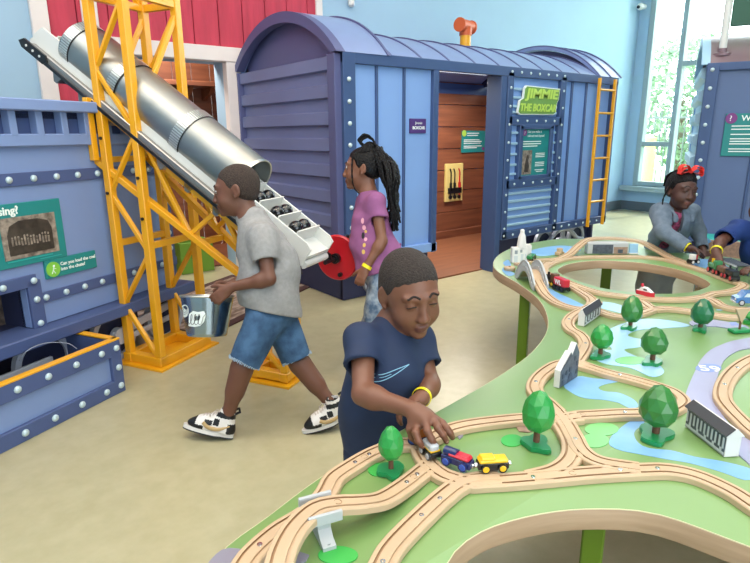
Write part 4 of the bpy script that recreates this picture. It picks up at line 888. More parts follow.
# long grey roundhouse under the humped track
A_, a, L = base_frame((585, 252.5), (632, 253.5)); rh = thing('toy_roundhouse', 'long grey toy engine shed under the humped track', 'toy shed', at(587, 254.2, TZ+.0022), math.atan2(*(reversed((at(628, 254.4, TZ)-at(587, 254.2, TZ))[:2]))))
L = (at(628, 254.4, TZ)-at(587, 254.2, TZ)).length
part('block', MB().box((L/2, .03, .034), (L, .06, .068), bev=.004), 'bridge_grey', rh); face(rh, 'printed_front', [(.03, .004, L*.62, .058)], 'print_dark', -.0006, .002); face(rh, 'printed_gate', [(L*.64, .003, L*.97, .044)], 'stone', -.0006, .002); face(rh, 'arch', [(L*.74, .008, L*.86, .03)], 'print_dark', -.002, .002)
t = thing('clear_panel', 'pale clear plastic panel standing right of the long grey shed', 'panel', at(633.5, 254, TZ+.002), rh.rotation_euler.z); part('panel', MB().box((0, .01, .03), (.05, .012, .06), bev=.003), 'river_pale', t); part('foot', MB().box((0, .01, .003), (.055, .03, .006)), 'block_white', t)
# the grey arch bridge: two arched sides with railing holes
A0, B0_ = at(515.5, 277.5, TZ), at(534, 291, TZ); dd = (B0_-A0); LB = dd.length*1.02; ab = math.atan2(dd.y, dd.x)
gb = thing('toy_bridge', 'grey arched toy bridge with railing holes at the far left of the table', 'toy bridge', A0+Vector((0, 0, .002)), ab)
for yy in (-.004, .058):
    b = MB(); n = 12
    def az(u): return .030+.085*math.sin(PI*u)
    def iz(u): return max(0, -.012+.075*math.sin(PI*min(1, max(0, (u-.10)/.8))))
    top = [(LB*i/n, az(i/n)) for i in range(n+1)]; bot = [(LB*i/n, iz(i/n)) for i in range(n+1)]
    mid = [(x, z+.42*(zz-z)) for (x, z), (_, zz) in zip(bot, top)]; hi = [(x, zz-.006) for (x, zz) in top]
    f3 = lambda x, y, z, yy=yy: Vector((x, yy+z, y))
    b.prism(bot+mid[::-1], 0, .008, f3); b.prism(hi+top[::-1], 0, .008, f3)
    for i in range(n+1): b.box((LB*i/n, yy+.004, (mid[i][1]+hi[i][1])/2), (.0048, .008, hi[i][1]-mid[i][1]+.002))
    part('arch_side', b, 'bridge_grey', gb)
part('bridge_deck', MB().sweep([Vector((LB*i/14, .031, max(.012, az(i/14)-.048))) for i in range(15)], [(-.028, -.006), (.028, -.006), (.028, 0), (-.028, 0)]), 'track_wood', gb)
# the grey pier at the front left
pa = at(345, 553, TZ); pm = at(343, 545, TZ); A1, A2 = at(312, 500, TZ+.055), at(346, 512, TZ+.055); d = (A2-A1); d.z = 0; d.normalize(); pr = thing('bridge_pier', 'grey plastic pier holding up the raised wooden track at the front left', 'toy pier', Vector((*at(320, 507, TZ+.056)[:2], TZ+.0025)), math.atan2(*reversed((at(330, 556, TZ)-at(318, 507, TZ+.056))[:2])))
poly = [(-.05, 0), (.05, 0), (.05, .007), (.034, .012), (.022, .024), (.022, .036), (.030, .042), (-.030, .042), (-.022, .036), (-.022, .024), (-.034, .012), (-.05, .007)]
part('column', MB().prism(poly, -.012, .012, lambda x, y, z: Vector((x, z, y))), 'bridge_grey', pr); part('cradle', MB().box((0, 0, .0425), (.066, .05, .003)).box((.030, .0, .050), (.007, .062, .020), bev=.001).box((-.030, 0, .050), (.007, .062, .020), bev=.001), 'bridge_grey', pr)
part('screw', MB().cyl((.043, 0, .007), (.043, 0, .0088), .004, seg=12), 'chrome', pr); part('screw', MB().cyl((-.043, 0, .007), (-.043, 0, .0088), .004, seg=12), 'chrome', pr)
# triangular wooden sign
t = thing('toy_sign', 'triangular wooden toy road sign on a dark green foot at the right edge', 'toy sign', at(739, 332, TZ+.002), -.5); part('foot', MB().box((0, 0, .006), (.07, .035, .012), bev=.003), 'tree_base', t); part('post', MB().cyl((0, 0, .012), (0, 0, .05), .004, seg=10), 'trunk', t); part('board', MB().prism([(-.028, .088), (.028, .088), (0, .036)], -.005, .005, lambda x, y, z: Vector((x, z, y))), 'track_wood', t)
# ------------------------------------------------------------------ toy vehicles
def toy_wheels(t, xs, w_, r, m_hub, yw=.0):
    for x in xs:
        for s_ in (-1, 1):
            wh = part('wheel', MB().cyl((x, s_*w_, r), (x, s_*(w_+.005), r), r, seg=18), 'toy_black' if m_hub != 'toy_blue' else 'toy_navy', t)
            h = part('hub', MB().lathe([(r*.72, 0), (r*.62, .0012), (r*.3, .0014), (.0004, .001)], (x, s_*(w_+.005), r), Matrix(((1, 0, 0), (0, 0, s_), (0, 1, 0))), 16), m_hub, t); h.parent = wh
def place(pxa, pxb, z): 
    a_, b_ = at(*pxa, z), at(*pxb, z); m_ = (a_+b_)/2; d_ = b_-a_; return m_, math.atan2(d_.y, d_.x), d_.length
RT = TZ+TH+.0015
m_, a, L = place((477, 470), (507, 468), RT)
t = thing('toy_engine', 'yellow and black wooden toy engine on the front track, right of the blue one', 'toy train', m_, a)
part('chassis', MB().box((0, 0, .0125), (.066, .024, .015), bev=.002).box((0, 0, .008), (.03, .026, .008)), 'toy_black', t); part('body', MB().box((.0, 0, .0235), (.062, .026, .009), bev=.003).box((-.012, 0, .029), (.03, .024, .006), bev=.002), 'toy_yellow', t); toy_wheels(t, (-.018, .018), .012, .0098, 'toy_yellow'); part('coupling', MB().cyl((.033, 0, .012), (.039, 0, .012), .0055, seg=14), 'chrome', t); part('coupling', MB().cyl((-.039, 0, .012), (-.033, 0, .012), .0055, seg=14), 'chrome', t)
m_, a, L = place((443, 460), (472, 471), RT)
t = thing('toy_engine', 'red and navy toy engine with blue wheels under the boy\'s fingers', 'toy train', m_, a)
part('chassis', MB().box((0, 0, .013), (.07, .024, .016), bev=.002), 'toy_navy', t); part('body', MB().box((.006, 0, .0255), (.05, .025, .010), bev=.004), 'toy_red', t); part('boiler', MB().cyl((-.03, 0, .026), (.0, 0, .026), .011, seg=18), 'toy_navy', t); toy_wheels(t, (-.02, .02), .012, .0105, 'toy_blue'); part('coupling', MB().cyl((.035, 0, .012), (.040, 0, .012), .0055, seg=14), 'chrome', t)
m_, a, L = place((424, 449), (437, 462), RT)
t = thing('toy_wagon', 'pale grey toy wagon with black wheels held in the boy\'s hand', 'toy train', m_, a)
part('chassis', MB().box((0, 0, .012), (.05, .022, .012), bev=.002), 'toy_black', t); part('body', MB().box((0, 0, .026), (.042, .023, .018), bev=.004), 'toy_grey', t); part('band', MB().box((0, 0, .021), (.043, .0236, .003)), 'toy_yellow', t); toy_wheels(t, (-.014, .014), .011, .0095, 'toy_grey')
m_, a, L = place((410, 441), (430, 443), RT)
t = thing('toy_wagon', 'orange toy wagon with dark blue wheels behind the boy\'s hand', 'toy train', m_, a)
part('chassis', MB().box((0, 0, .012), (.05, .022, .012), bev=.002), 'toy_navy', t); part('body', MB().box((0, 0, .026), (.05, .025, .02), bev=.003), 'toy_orange', t); toy_wheels(t, (-.015, .015), .012, .011, 'toy_blue')
m_, a, L = place((556, 288.5), (566, 292.5), TZ+.002)
t = thing('toy_wagon', 'red toy wagon with black wheels on the blue print beside the arch bridge', 'toy train', m_, a); k = .09/.066
part('chassis', MB().box((0, 0, .016), (.085, .03, .014), bev=.002), 'toy_black', t); part('body', MB().box((0, 0, .040), (.08, .034, .036), bev=.004), 'toy_red', t); part('lettering', text_mb('WL', .03, lambda x, y, z: Vector((-.028+x, -.0175-z, .03+y)), .001, bold=.001), 'toy_white', t, smooth=0); toy_wheels(t, (-.028, 0, .028), .015, .012, 'toy_black')
m_, a, L = place((547, 283.5), (556, 287), TZ+.002)
t = thing('toy_engine', 'dark brown and black toy engine in front of the red wagon', 'toy train', m_, a)
part('chassis', MB().box((0, 0, .016), (.075, .028, .014), bev=.002), 'toy_black', t); part('boiler', MB().cyl((-.035, 0, .034), (.01, 0, .034), .014, seg=18), 'toy_black', t); part('cab', MB().box((.022, 0, .042), (.03, .032, .04), bev=.003), 'toy_brown', t); part('chimney', MB().cyl((-.025, 0, .045), (-.025, 0, .06), .006, seg=12), 'toy_black', t); toy_wheels(t, (-.024, 0, .024), .014, .012, 'toy_yellow')
m_, a, L = place((641, 294), (651, 296.5), TZ+TH+.002)
t = thing('toy_boat', 'tiny red and white toy boat on the track edge before the oval opening', 'toy boat', m_, a)
part('hull', MB().prism([(-.04, -.013), (.02, -.013), (.04, 0), (.02, .013), (-.04, .013)], 0, .018), 'toy_red', t); part('cabin', MB().prism([(-.03, .018), (.028, .018), (.0, .034), (-.022, .034)], -.010, .010, lambda x, y, z: Vector((x, z, y))), 'toy_white', t); part('funnel', MB().cyl((-.018, 0, .034), (-.024, 0, .048), .006, seg=12), 'toy_red', t); part('window', MB().box((.0, -.0105, .026), (.016, .001, .006)), 'toy_black', t)
t = thing('toy_engine', 'small black, red and white toy engine at the girl\'s fingertips', 'toy train', at(693, 263.5, TZ+TH+.002), -.4)
part('chassis', MB().box((0, 0, .014), (.06, .026, .018), bev=.002), 'toy_black', t); part('cab', MB().box((-.008, 0, .036), (.028, .026, .028), bev=.003), 'toy_white', t); part('chimney', MB().cyl((.016, 0, .023), (.016, 0, .046), .008, seg=12), 'toy_red', t); toy_wheels(t, (-.017, .017), .013, .011, 'toy_white')
a_ = math.atan2(*reversed((at(733, 281, TZ)-at(709, 270, TZ))[:2]))
for px, lab, bm_, kind in (((714, 273), 'green toy engine with red wheels, front of the train in the boy\'s hands', 'toy_green', 0), ((722.5, 276.5), 'brown toy wagon with red wheels behind the green engine', 'toy_brown', 1), ((731, 280), 'dark toy tender with red wheels at the end of the train in the boy\'s hands', 'toy_black', 1)):
    t = thing('toy_engine' if kind == 0 else 'toy_wagon', lab, 'toy train', at(*px, TZ+TH+.002), a_)
    part('chassis', MB().box((0, 0, .016), (.075, .028, .014), bev=.002), 'toy_black', t)
    if kind == 0: part('boiler', MB().cyl((-.035, 0, .036), (.015, 0, .036), .016, seg=18), bm_, t); part('cab', MB().box((.022, 0, .045), (.03, .034, .045), bev=.003), bm_, t); part('chimney', MB().cyl((-.022, 0, .05), (-.022, 0, .07), .007, seg=12), 'toy_yellow', t)
    else: part('body', MB().box((0, 0, .036), (.072, .034, .028), bev=.004), bm_, t)
    toy_wheels(t, (-.024, .024), .015, .014, 'toy_red')
t = thing('toy_station', 'grey slatted toy canopy lying behind the train in the boy\'s hands', 'toy station', at(733, 272, TZ+.002), a_)
part('roof', MB().box((0, 0, 0.048), (.17, .08, .008), bev=.002), 'block_grey', t)
for x in (-.08, .08):
    for y in (-0.028, .028): part('post', MB().cyl((x, y, 0), (x, y, 0.045), .005, seg=10), 'print_dark', t)
part('slats', MB().box((0, -.041, 0.048), (.2, .002, .004)), 'print_light', t); b = MB()
for i in range(9): b.box((-.088+i*.022, 0, 0.0528), (.012, 0.065, .002))
part('printed_slats', b, 'print_dark', t)
# blue toy car
m_, a, L = place((733, 304), (762, 305), TZ+TH+.003)
t = thing('toy_car', 'blue toy car with pale windows at the right edge of the table', 'toy car', m_+Vector((0, 0, 0)), a); s_ = .105
prof = [(-.055, .012), (.055, .012), (.057, .03), (.045, .036), (.034, .055), (-.02, .057), (-.036, .036), (-.054, .031)]
part('body', MB().prism(prof, -.024, .024, lambda x, y, z: Vector((x, z, y))), 'toy_sky', t); part('window', MB().prism([(-.028, .037), (.038, .037), (.031, .052), (-.018, .053)], -.0248, .0248, lambda x, y, z: Vector((x, z, y))), 'car_glass', t); part('bumper', MB().box((0, 0, .013), (.118, .046, .007), bev=.002), 'toy_grey', t); toy_wheels(t, (-.033, .034), .020, .012, 'toy_grey'); part('headlight', MB().cyl((-.054, -.016, .026), (-.057, -.016, .026), .004, seg=10), 'toy_white', t)
# ------------------------------------------------------------------ people: implicit bodies meshed with surface nets
mat('skin_a', '#6b4433', .5, var=.05, scale=20); mat('skin_b', '#7a4f3b', .48, var=.05, scale=20); mat('skin_c', '#5a382c', .5, var=.05, scale=20); mat('skin_d', '#4d3028', .5, var=.05, scale=20)
mat('lips', '#6f433b', .45); mat('eye_white', '#d8d2cb', .25); mat('iris', '#1c1210', .15); mat('brow', '#261a16', .8)
mat('buzz_hair', '#2b2320', .9, col2='#3d342f', scale=160, bump=.6, bscale=220); mat('buzz_brown', '#2e231e', .9, col2='#443730', scale=170, bump=.6, bscale=220); mat('braid', '#08070a', .55, bump=.8, bscale=120, spec=.25)
mat('shirt_grey', '#959493', .9, var=.08, scale=60, bump=.15, bscale=90); mat('shirt_navy', '#1b2b4a', .75, var=.06, scale=25); mat('shirt_purple', '#8d5482', .85, var=.07, scale=30); mat('shirt_royal', '#12316e', .8, var=.06, scale=25); mat('shirt_pink', '#c9557f', .85, col2='#2a2028', scale=55)
mat('denim', '#2c4a6b', .85, col2='#45688c', scale=22, bump=.25, bscale=150); mat('denim_pale', '#72808f', .85, col2='#5a6979', scale=20, bump=.25, bscale=150); mat('denim_fray', '#9fb4c8', .9); mat('camo', '#4d6480', .85, col2='#a7b2bd', scale=28, detail=2); mat('trousers', '#9aa1a3', .85, var=.08, scale=12); mat('shorts_dark', '#1c2740', .8); mat('mesh_print', '#6f9ab8', .6, col2='#23395c', scale=200)
mat('shoe_white', '#e2ddd8', .45); mat('shoe_black', '#17171a', .45); mat('gold', '#b89a68', .4); mat('laces', '#c9bdb4', .7)
mat('band_yellow', '#f1e21c', .4); mat('print_blue', '#8ec3dc', .5); mat('tee_pink', '#e6a6b8', .6); mat('tee_yellow', '#d8b45e', .6); mat('tee_black', '#1c1518', .6); mat('bow_red', '#e5342a', .6, var=.08, scale=30)
class Field:
    def __init__(s, lo, hi, h):
        s.h = h; s.lo = np.array(lo, float); s.n = np.ceil((np.array(hi)-s.lo)/h).astype(int)+1
        s.ax = [(s.lo[i]+h*np.arange(s.n[i])).astype(np.float32) for i in range(3)]; s.D = np.full(s.n, .06, np.float32)
    def reg(s, lo, hi):
        i0 = np.clip(np.floor((np.array(lo)-s.lo)/s.h).astype(int), 0, s.n-1); i1 = np.clip(np.ceil((np.array(hi)-s.lo)/s.h).astype(int)+1, 1, s.n)
        sl = tuple(slice(a, b) for a, b in zip(i0, i1)); return sl, (s.ax[0][sl[0]][:, None, None], s.ax[1][sl[1]][None, :, None], s.ax[2][sl[2]][None, None, :])
    def op(s, fn, lo, hi, k=.012, mode='add'):
        m = k+.02; sl, (X, Y, Z) = s.reg(np.array(lo)-m, np.array(hi)+m); a = s.D[sl]
        if a.size == 0: return
        b = fn(X, Y, Z).astype(np.float32)
        if mode == 'add': h = np.clip(.5+.5*(b-a)/k, 0, 1); s.D[sl] = b+(a-b)*h-k*h*(1-h)
        else: b = -b; h = np.clip(.5-.5*(b-a)/k, 0, 1); s.D[sl] = b+(a-b)*h+k*h*(1-h)
    def cone(s, a, b, ra, rb, k=.012, mode='add', cap=None):
        a, b = np.array(a, float), np.array(b, float); ba = b-a; L2 = max(1e-9, ba@ba); r = max(ra, rb)
        def fn(X, Y, Z):
            px, py, pz = X-a[0], Y-a[1], Z-a[2]; t = (px*ba[0]+py*ba[1]+pz*ba[2])/L2; tc = np.clip(t, 0, 1)
            d = np.sqrt((px-ba[0]*tc)**2+(py-ba[1]*tc)**2+(pz-ba[2]*tc)**2)-(ra+(rb-ra)*tc)
            if cap: d = np.maximum(d, (t-1)*math.sqrt(L2))
            return d
        s.op(fn, np.minimum(a, b)-r, np.maximum(a, b)+r, k, mode)
    def ell(s, c, r, Rm=None, k=.012, mode='add'):
        c = np.array(c, float); r = np.array(r, float); M_ = np.eye(3) if Rm is None else np.array(Rm); e = np.sqrt((M_**2)@(r**2))
        def fn(X, Y, Z):
            p = [X-c[0], Y-c[1], Z-c[2]]; q = [M_[0, i]*p[0]+M_[1, i]*p[1]+M_[2, i]*p[2] for i in range(3)]
            k0 = np.sqrt(sum((q[i]/r[i])**2 for i in range(3))); k1 = np.sqrt(sum((q[i]/r[i]**2)**2 for i in range(3)))+1e-9; return k0*(k0-1)/k1
        s.op(fn, c-e, c+e, k, mode)
    def plane(s, p, n, lo=None, hi=None):          # keep the side opposite to n
        n = np.array(n, float); n /= np.linalg.norm(n); p = np.array(p, float)
        sl, (X, Y, Z) = s.reg(s.lo if lo is None else lo, s.lo+s.n*s.h if hi is None else hi); s.D[sl] = np.maximum(s.D[sl], (X-p[0])*n[0]+(Y-p[1])*n[1]+(Z-p[2])*n[2])
    def fold(s, amp, f, seed=0, dirs=None):        # soft cloth folds
        rn = np.random.RandomState(seed); X, Y, Z = s.ax[0][:, None, None], s.ax[1][None, :, None], s.ax[2][None, None, :]
        for i in range(4):
            v = rn.normal(size=3); v /= np.linalg.norm(v); v *= f*(.6+.5*i); w_ = rn.normal(size=3)*f*.35
            s.D += (amp/(1+i*.5)*np.sin(v[0]*X+v[1]*Y+v[2]*Z+rn.rand()*6+1.3*np.sin(w_[0]*X+w_[1]*Y+w_[2]*Z))).astype(np.float32)
    def mesh(s):
        D = s.D; D[0] = D[-1] = .05; D[:, 0] = D[:, -1] = .05; D[:, :, 0] = D[:, :, -1] = .05
        I = D < 0; n = s.n; c = np.zeros(n-1, np.int8)
        for a in (0, 1):
            for b in (0, 1):
                for e in (0, 1): c += I[a:n[0]-1+a, b:n[1]-1+b, e:n[2]-1+e]
        act = np.argwhere((c > 0) & (c < 8)); idx = np.full(n-1, -1, np.int32); idx[tuple(act.T)] = np.arange(len(act))
        P = np.zeros((len(act), 3)); cnt = np.zeros(len(act))
        for ax in range(3):
            o = [i for i in range(3) if i != ax]
            for a in (0, 1):
                for b in (0, 1):
                    p0 = act.copy(); p0[:, o[0]] += a; p0[:, o[1]] += b; p1 = p0.copy(); p1[:, ax] += 1
                    d0, d1 = D[tuple(p0.T)], D[tuple(p1.T)]; m = (d0 < 0) != (d1 < 0); t = np.where(m, d0/np.where(m, d0-d1, 1), 0)
                    q = p0.astype(float); q[:, ax] += t; P[m] += q[m]; cnt[m] += 1
        V = s.lo+s.h*P/cnt[:, None]; F = []
        for ax in range(3):
            o = [(ax+1) % 3, (ax+2) % 3]; A = [slice(None)]*3; B = [slice(None)]*3; A[ax] = slice(0, -1); B[ax] = slice(1, None)
            e = np.argwhere(I[tuple(A)] != I[tuple(B)]); e = e[(e[:, o[0]] > 0) & (e[:, o[1]] > 0)]
            q = []
            for du, dv in ((1, 1), (0, 1), (0, 0), (1, 0)):
                t = e.copy(); t[:, o[0]] -= du; t[:, o[1]] -= dv; q.append(idx[tuple(t.T)])
            q = np.stack(q, 1); fl = I[tuple(e.T)]; q[~fl] = q[~fl][:, ::-1]; F.append(q[(q >= 0).all(1)])
        return V, np.concatenate(F)
def field_obj(name, F, mats, parent, mid=None, label=None, smooth_it=1, kind=None):
    V, Q = F.mesh()
    for _ in range(smooth_it):                      # one light relaxation along the quads
        S_ = np.zeros_like(V); c = np.zeros(len(V))
        for i in range(4): np.add.at(S_, Q[:, i], V[Q[:, (i+1) % 4]]+V[Q[:, i-1]]); np.add.at(c, Q[:, i], 2)
        V = V*.45+.55*S_/c[:, None]
    base = np.array(MW[parent].translation); me = bpy.data.meshes.new(name); W_ = V
    me.from_pydata((V-base).tolist(), [], Q.tolist())
    for m in (mats if isinstance(mats, list) else [mats]): me.materials.append(MATS[m])
    if mid is not None: me.polygons.foreach_set('material_index', mid(V[Q].mean(1)).astype(np.int32))
    me.polygons.foreach_set('use_smooth', [True]*len(Q)); me.update(); o = bpy.data.objects.new(name, me); COL.objects.link(o); o.parent = parent; MW[o] = MW[parent]
    if label: o['label'] = label
    return o, V, Q
def nrm(v): v = np.array(v, float); return v/np.linalg.norm(v)
CRX, CUP, CFW = CM[:, 0], CM[:, 1], -CM[:, 2]       # camera right, up, forward in the room
def cvec(x, y, z): return nrm(CRX*x+CUP*y-CFW*z)    # x right, y up, z towards the viewer
def J(x, y, D): return np.array(dep(x, y, D))
class Head:
    def __init__(s, c, fwd, up, hs=.205):
        f = nrm(fwd); u = np.array(up, float); u -= f*(u@f); u = nrm(u); r = np.cross(f, u); s.M = np.stack([r, f, u], 1); s.c = np.array(c, float); s.k = hs/.21
    def W(s, x, y, z): return s.c+s.M@(np.array([x, y, z])*s.k)
    def loc(s, P): return ((P-s.c)@s.M)/s.k
    def e(s, F, c, r, k=.012, mode='add', rot=None): F.ell(s.W(*c), np.array(r)*s.k, s.M if rot is None else s.M@rot, k*s.k, mode)
    def cn(s, F, a, b, ra, rb, k=.01, mode='add'): F.cone(s.W(*a), s.W(*b), ra*s.k, rb*s.k, k*s.k, mode)
    def build(s, F):
        s.e(F, (0, -.012, .028), (.070, .088, .078)); s.e(F, (0, .030, -.012), (.058, .058, .070), .03); s.e(F, (0, .042, -.062), (.040, .042, .036), .03)
        for x in (-1, 1):
            s.e(F, (x*.033, .057, -.034), (.026, .026, .028), .02); s.e(F, (x*.030, .089, .010), (.017, .012, .010), .012, 'cut'); s.e(F, (x*.029, .0745, .008), (.0135, .0125, .0125), .003)
            s.cn(F, (x*.012, .084, .0285), (x*.044, .072, .0285), .006, .005, .014)
            s.e(F, (x*.071, -.006, -.006), (.008, .018, .028), .008, rot=np.array(Matrix.Rotation(x*.35, 3, 'Z'))); s.e(F, (x*.080, .0, -.004), (.006, .009, .016), .006, 'cut'); s.cn(F, (x*.071, .004, -.03), (x*.068, .006, -.034), .006, .006, .006)
            s.e(F, (x*.010, .094, -.028), (.0085, .009, .0075), .006)
        s.cn(F, (0, .084, .012), (0, .100, -.024), .007, .0105, .012)
        s.e(F, (0, .089, -.051), (.0185, .010, .0068), .006); s.e(F, (0, .087, -.061), (.016, .010, .007), .006); s.cn(F, (-.015, .098, -.0558), (.015, .098, -.0558), .0013, .0013, .003, 'cut')
        s.e(F, (0, .078, -.083), (.018, .014, .013), .016)
    def mid(s, lid=.004, gaze=0):          # materials: 0 skin, 1 lips, 2 eye white, 3 iris
        def fn(P):
            q = s.loc(P); m = np.zeros(len(P), int)
            m[(np.abs(q[:, 0]) < .021) & (q[:, 1] > .083) & (q[:, 2] < -.046) & (q[:, 2] > -.067) & ((q[:, 0]/.019)**2+((q[:, 2]+.0565)/.011)**2 < 1)] = 1
            for x in (-1, 1):
                c = q-np.array([x*.029, .0745, .008]); ins = (np.linalg.norm(c, axis=1) < .0155) & (c[:, 1] > .004) & (c[:, 2] < lid) & (lid > -.005) & (c[:, 2] > -.0065-0*lid) & (np.abs(c[:, 0]) < .0115)
                m[ins] = 2; m[ins & (np.abs(c[:, 0]-gaze*.004) < .0062)] = 3
            return m
        return fn
    def hair(s, F, front=.062, off=.0035):
        r = np.array((.070, .088, .078))+off
        s.e(F, (0, -.012, .028), r); s.e(F, (0, -.036, -.018), (.060+off*.3, .046, .050), .03)
        sl, (X, Y, Z) = F.reg(F.lo, F.lo+F.n*F.h); P = [X-s.c[0], Y-s.c[1], Z-s.c[2]]; q = [(s.M[0, i]*P[0]+s.M[1, i]*P[1]+s.M[2, i]*P[2])/s.k for i in range(3)]
        hz = np.interp(q[1]-.25*np.abs(q[0]), [-.12, -.085, -.01, .012, .02, .055, .09], [-.075, -.07, -.035, -.005, .03, front-.012, front+.012]); hz = hz+.004*np.sin(q[0]*260+q[1]*310)*np.cos(q[0]*190-q[1]*150); F.D = np.maximum(F.D+(off*1.3*s.k*(1-np.clip((q[2]-hz)/.022, 0, 1))).astype(np.float32), ((hz-q[2])*.8*s.k).astype(np.float32))
def stroke(name, pts, r, m, parent, obj=None, direction=None, seg=6):
    """a thin tube through points; when obj is given the points are first dropped onto its surface along direction"""
    if obj is not None:
        V = [v.co for v in obj.data.vertices]; t = BVHTree.FromPolygons(V, [list(p.vertices) for p in obj.data.polygons]); b = MW[parent].translation; out = []
        for p in pts:
            h = t.ray_cast(Vector(p)-b-Vector(direction)*.15, Vector(direction), .4)
            if h[0] is not None: out.append(h[0]+b)
        pts = out
    if len(pts) < 2: return None
    return part(name, MB().tube([Vector(p) for p in pts], r, seg), m, parent, True)
def onto(obj, parent, pts, direction, lift=.0012):
    V = [v.co for v in obj.data.vertices]; t = BVHTree.FromPolygons(V, [list(p.vertices) for p in obj.data.polygons]); b = MW[parent].translation; out = []
    d = Vector(direction).normalized()
    for p in pts:
        h = t.ray_cast(Vector(p)-b-d*.15, d, .4); out.append((h[0]+b-d*lift) if h[0] is not None else None)
    return out
def decal_on(name, obj, parent, poly, direction, m, lift=.0012):   # small printed shape lying on the cloth
    q = onto(obj, parent, poly, direction, lift)
    if any(p is None for p in q) or len(q) < 3: return None
    c = sum(q, Vector())/len(q); d = Vector(direction).normalized(); mb = MB(); n = len(q)
    mb.add(q+[c]+[p+d*.0025 for p in q], [[i, (i+1) % n, n] for i in range(n)]+[[i, n+1+i, n+1+(i+1) % n, (i+1) % n] for i in range(n)]); return part(name, mb, m, parent, True, smooth=0)
def hand(F, wr, d, pn, s_=1.0, curl=(.5, .5, .5, .5), thumb=1, tcurl=.4, spread=.10, k=.006):
    """wr wrist, d towards the knuckles, pn the way the palm faces, thumb +1/-1 side"""
    d = nrm(d); pn = np.array(pn, float); pn = nrm(pn-d*(pn@d)); sd = np.cross(d, pn)*thumb
    R3 = np.stack([sd, d, pn], 1); F.ell(wr+d*.034*s_, np.array((.027, .036, .0125))*s_, R3, .01); F.cone(wr-d*.01*s_, wr+d*.02*s_, .017*s_, .019*s_, .012)
    for i, (o, L) in enumerate(((.019, .043), (.0065, .048), (-.006, .045), (-.018, .036))):
        p = wr+d*.058*s_+sd*o*s_; a = spread*(1.2-i*.8); v = nrm(d*math.cos(a)+sd*math.sin(a)); F.cone(wr+d*.03*s_+sd*o*.8*s_, p, .0095*s_, .0082*s_, k)
        ang = 0
        for j, (fr, c) in enumerate(((.46, .55), (.30, 1.0), (.24, .7))):
            ang += curl[i]*c; q = p+(v*math.cos(ang)+pn*math.sin(ang))*L*fr*s_; F.cone(p, q, (.0080-.0008*j)*s_, (.0074-.0008*j)*s_, .004); p = q
    p = wr+d*.018*s_+sd*.020*s_; ang = .75
    for j, L in enumerate((.026, .020, .016)):
        v = nrm(d*math.cos(ang)+sd*math.sin(ang)+pn*(.25+tcurl*j)); q = p+v*L*s_; F.cone(p, q, (.0098-.001*j)*s_, (.0088-.001*j)*s_, .006); p = q; ang -= tcurl*.5
def fingers(F, wr, palm, chains, s_=1.0):    # explicit knuckle chains
    for ch in chains:
        for j in range(len(ch)-1): F.cone(ch[j], ch[j+1], (.0092-.0008*j)*s_, (.0086-.0008*j)*s_, .005)
def limbs(F, j, s_=1.0, legs=True):
    for q in 'LR':
        sh, el, wr = j['sh'+q], j['el'+q], j['wr'+q]
        F.cone(sh, el, .033*s_, .0265*s_, .02); F.cone(el, wr, .0275*s_, .0195*s_, .012); F.ell(el+(wr-el)*.22, (.029*s_,)*3, None, .02)
        if legs:
            hp, kn, an = j['hip'+q], j['kn'+q], j['an'+q]
            F.cone(hp, kn, .058*s_, .042*s_, .03); F.cone(kn, an, .042*s_, .026*s_, .015); F.cone(kn+(an-kn)*.12, kn+(an-kn)*.5, .040*s_, .034*s_, .03)
def torso(F, j, s_=1.0, dr=0.0):
    ch, pv, nk = j['chest'], j['pelvis'], j['neck']; ax = nrm(j['shL']-j['shR']); up = nrm(ch-pv); f = np.cross(up, ax); f = nrm(f); Rm = np.stack([nrm(np.cross(f, up)), f, up], 1)
    F.ell(ch, np.array((.098, .070, .105))*s_+dr, Rm, .03); F.ell((ch+pv)/2, np.array((.092, .072, .12))*s_+dr, Rm, .03); F.ell(pv, np.array((.095, .074, .085))*s_+dr, Rm, .03)
    for q in 'LR': F.cone(nk*.35+ch*.65+(j['sh'+q]-ch)*.35, j['sh'+q], .045*s_+dr, .036*s_+dr, .03)
    return Rm
def person_root(label, j): 
    b = (j['anL']+j['anR'])/2; return thing('person', label, 'person', (float(b[0]), float(b[1]), 0.0))
def bounds(pts, m): P = np.array(pts); return P.min(0)-m, P.max(0)+m
def body_field(j, h, extra=(), m=.10):
    pts = [v for k, v in j.items() if isinstance(v, np.ndarray) and k not in ('hf', 'hu')]+list(extra); lo, hi = bounds(pts, m); lo[2] = max(lo[2], -.01); return Field(lo, hi, h)
def brows_and_lashes(H, body, root, lash=True):
    f = -H.M[:, 1]
    for x in (-1, 1):
        stroke('eyebrow', [H.W(x*(.012+.030*t), .13, .0325+.006*math.sin(PI*min(1, t*1.1))-.003*t) for t in np.linspace(0, 1, 9)], .0030*H.k, 'brow', root, body, f)
        if lash: stroke('eyelash', [H.W(x*(.018+.023*t), .13, .0065+.004*math.sin(PI*t)-.002*t) for t in np.linspace(0, 1, 9)], .0017*H.k, 'brow', root, body, f)
def cuff(name, c, d, r, wd, m, root, label=None):
    d = Vector(d).normalized(); x, y, z = frame_of(d); Rm = Matrix((x, y, z)).transposed(); rr = r
    return part(name, MB().lathe([(rr, -wd/2), (rr+.0016, -wd/2), (rr+.0016, wd/2), (rr, wd/2), (rr, -wd/2)], Vector(c), Rm, 26), m, root, True, label=label)
UP = np.array([0, 0, 1.0])
def lerp(a, b, t): return a+(b-a)*t
def sleeve(F, sh, el, t, r0, r1, k=.03):
    a = nrm(el-sh); F.cone(sh, lerp(sh, el, t), r0, r1, k, cap=True)
def dig(F, p, d, r0, L):              # hollow a garment's opening
    F.cone(p+nrm(d)*.01, p-nrm(d)*L, r0, r0*.92, .004, 'cut')
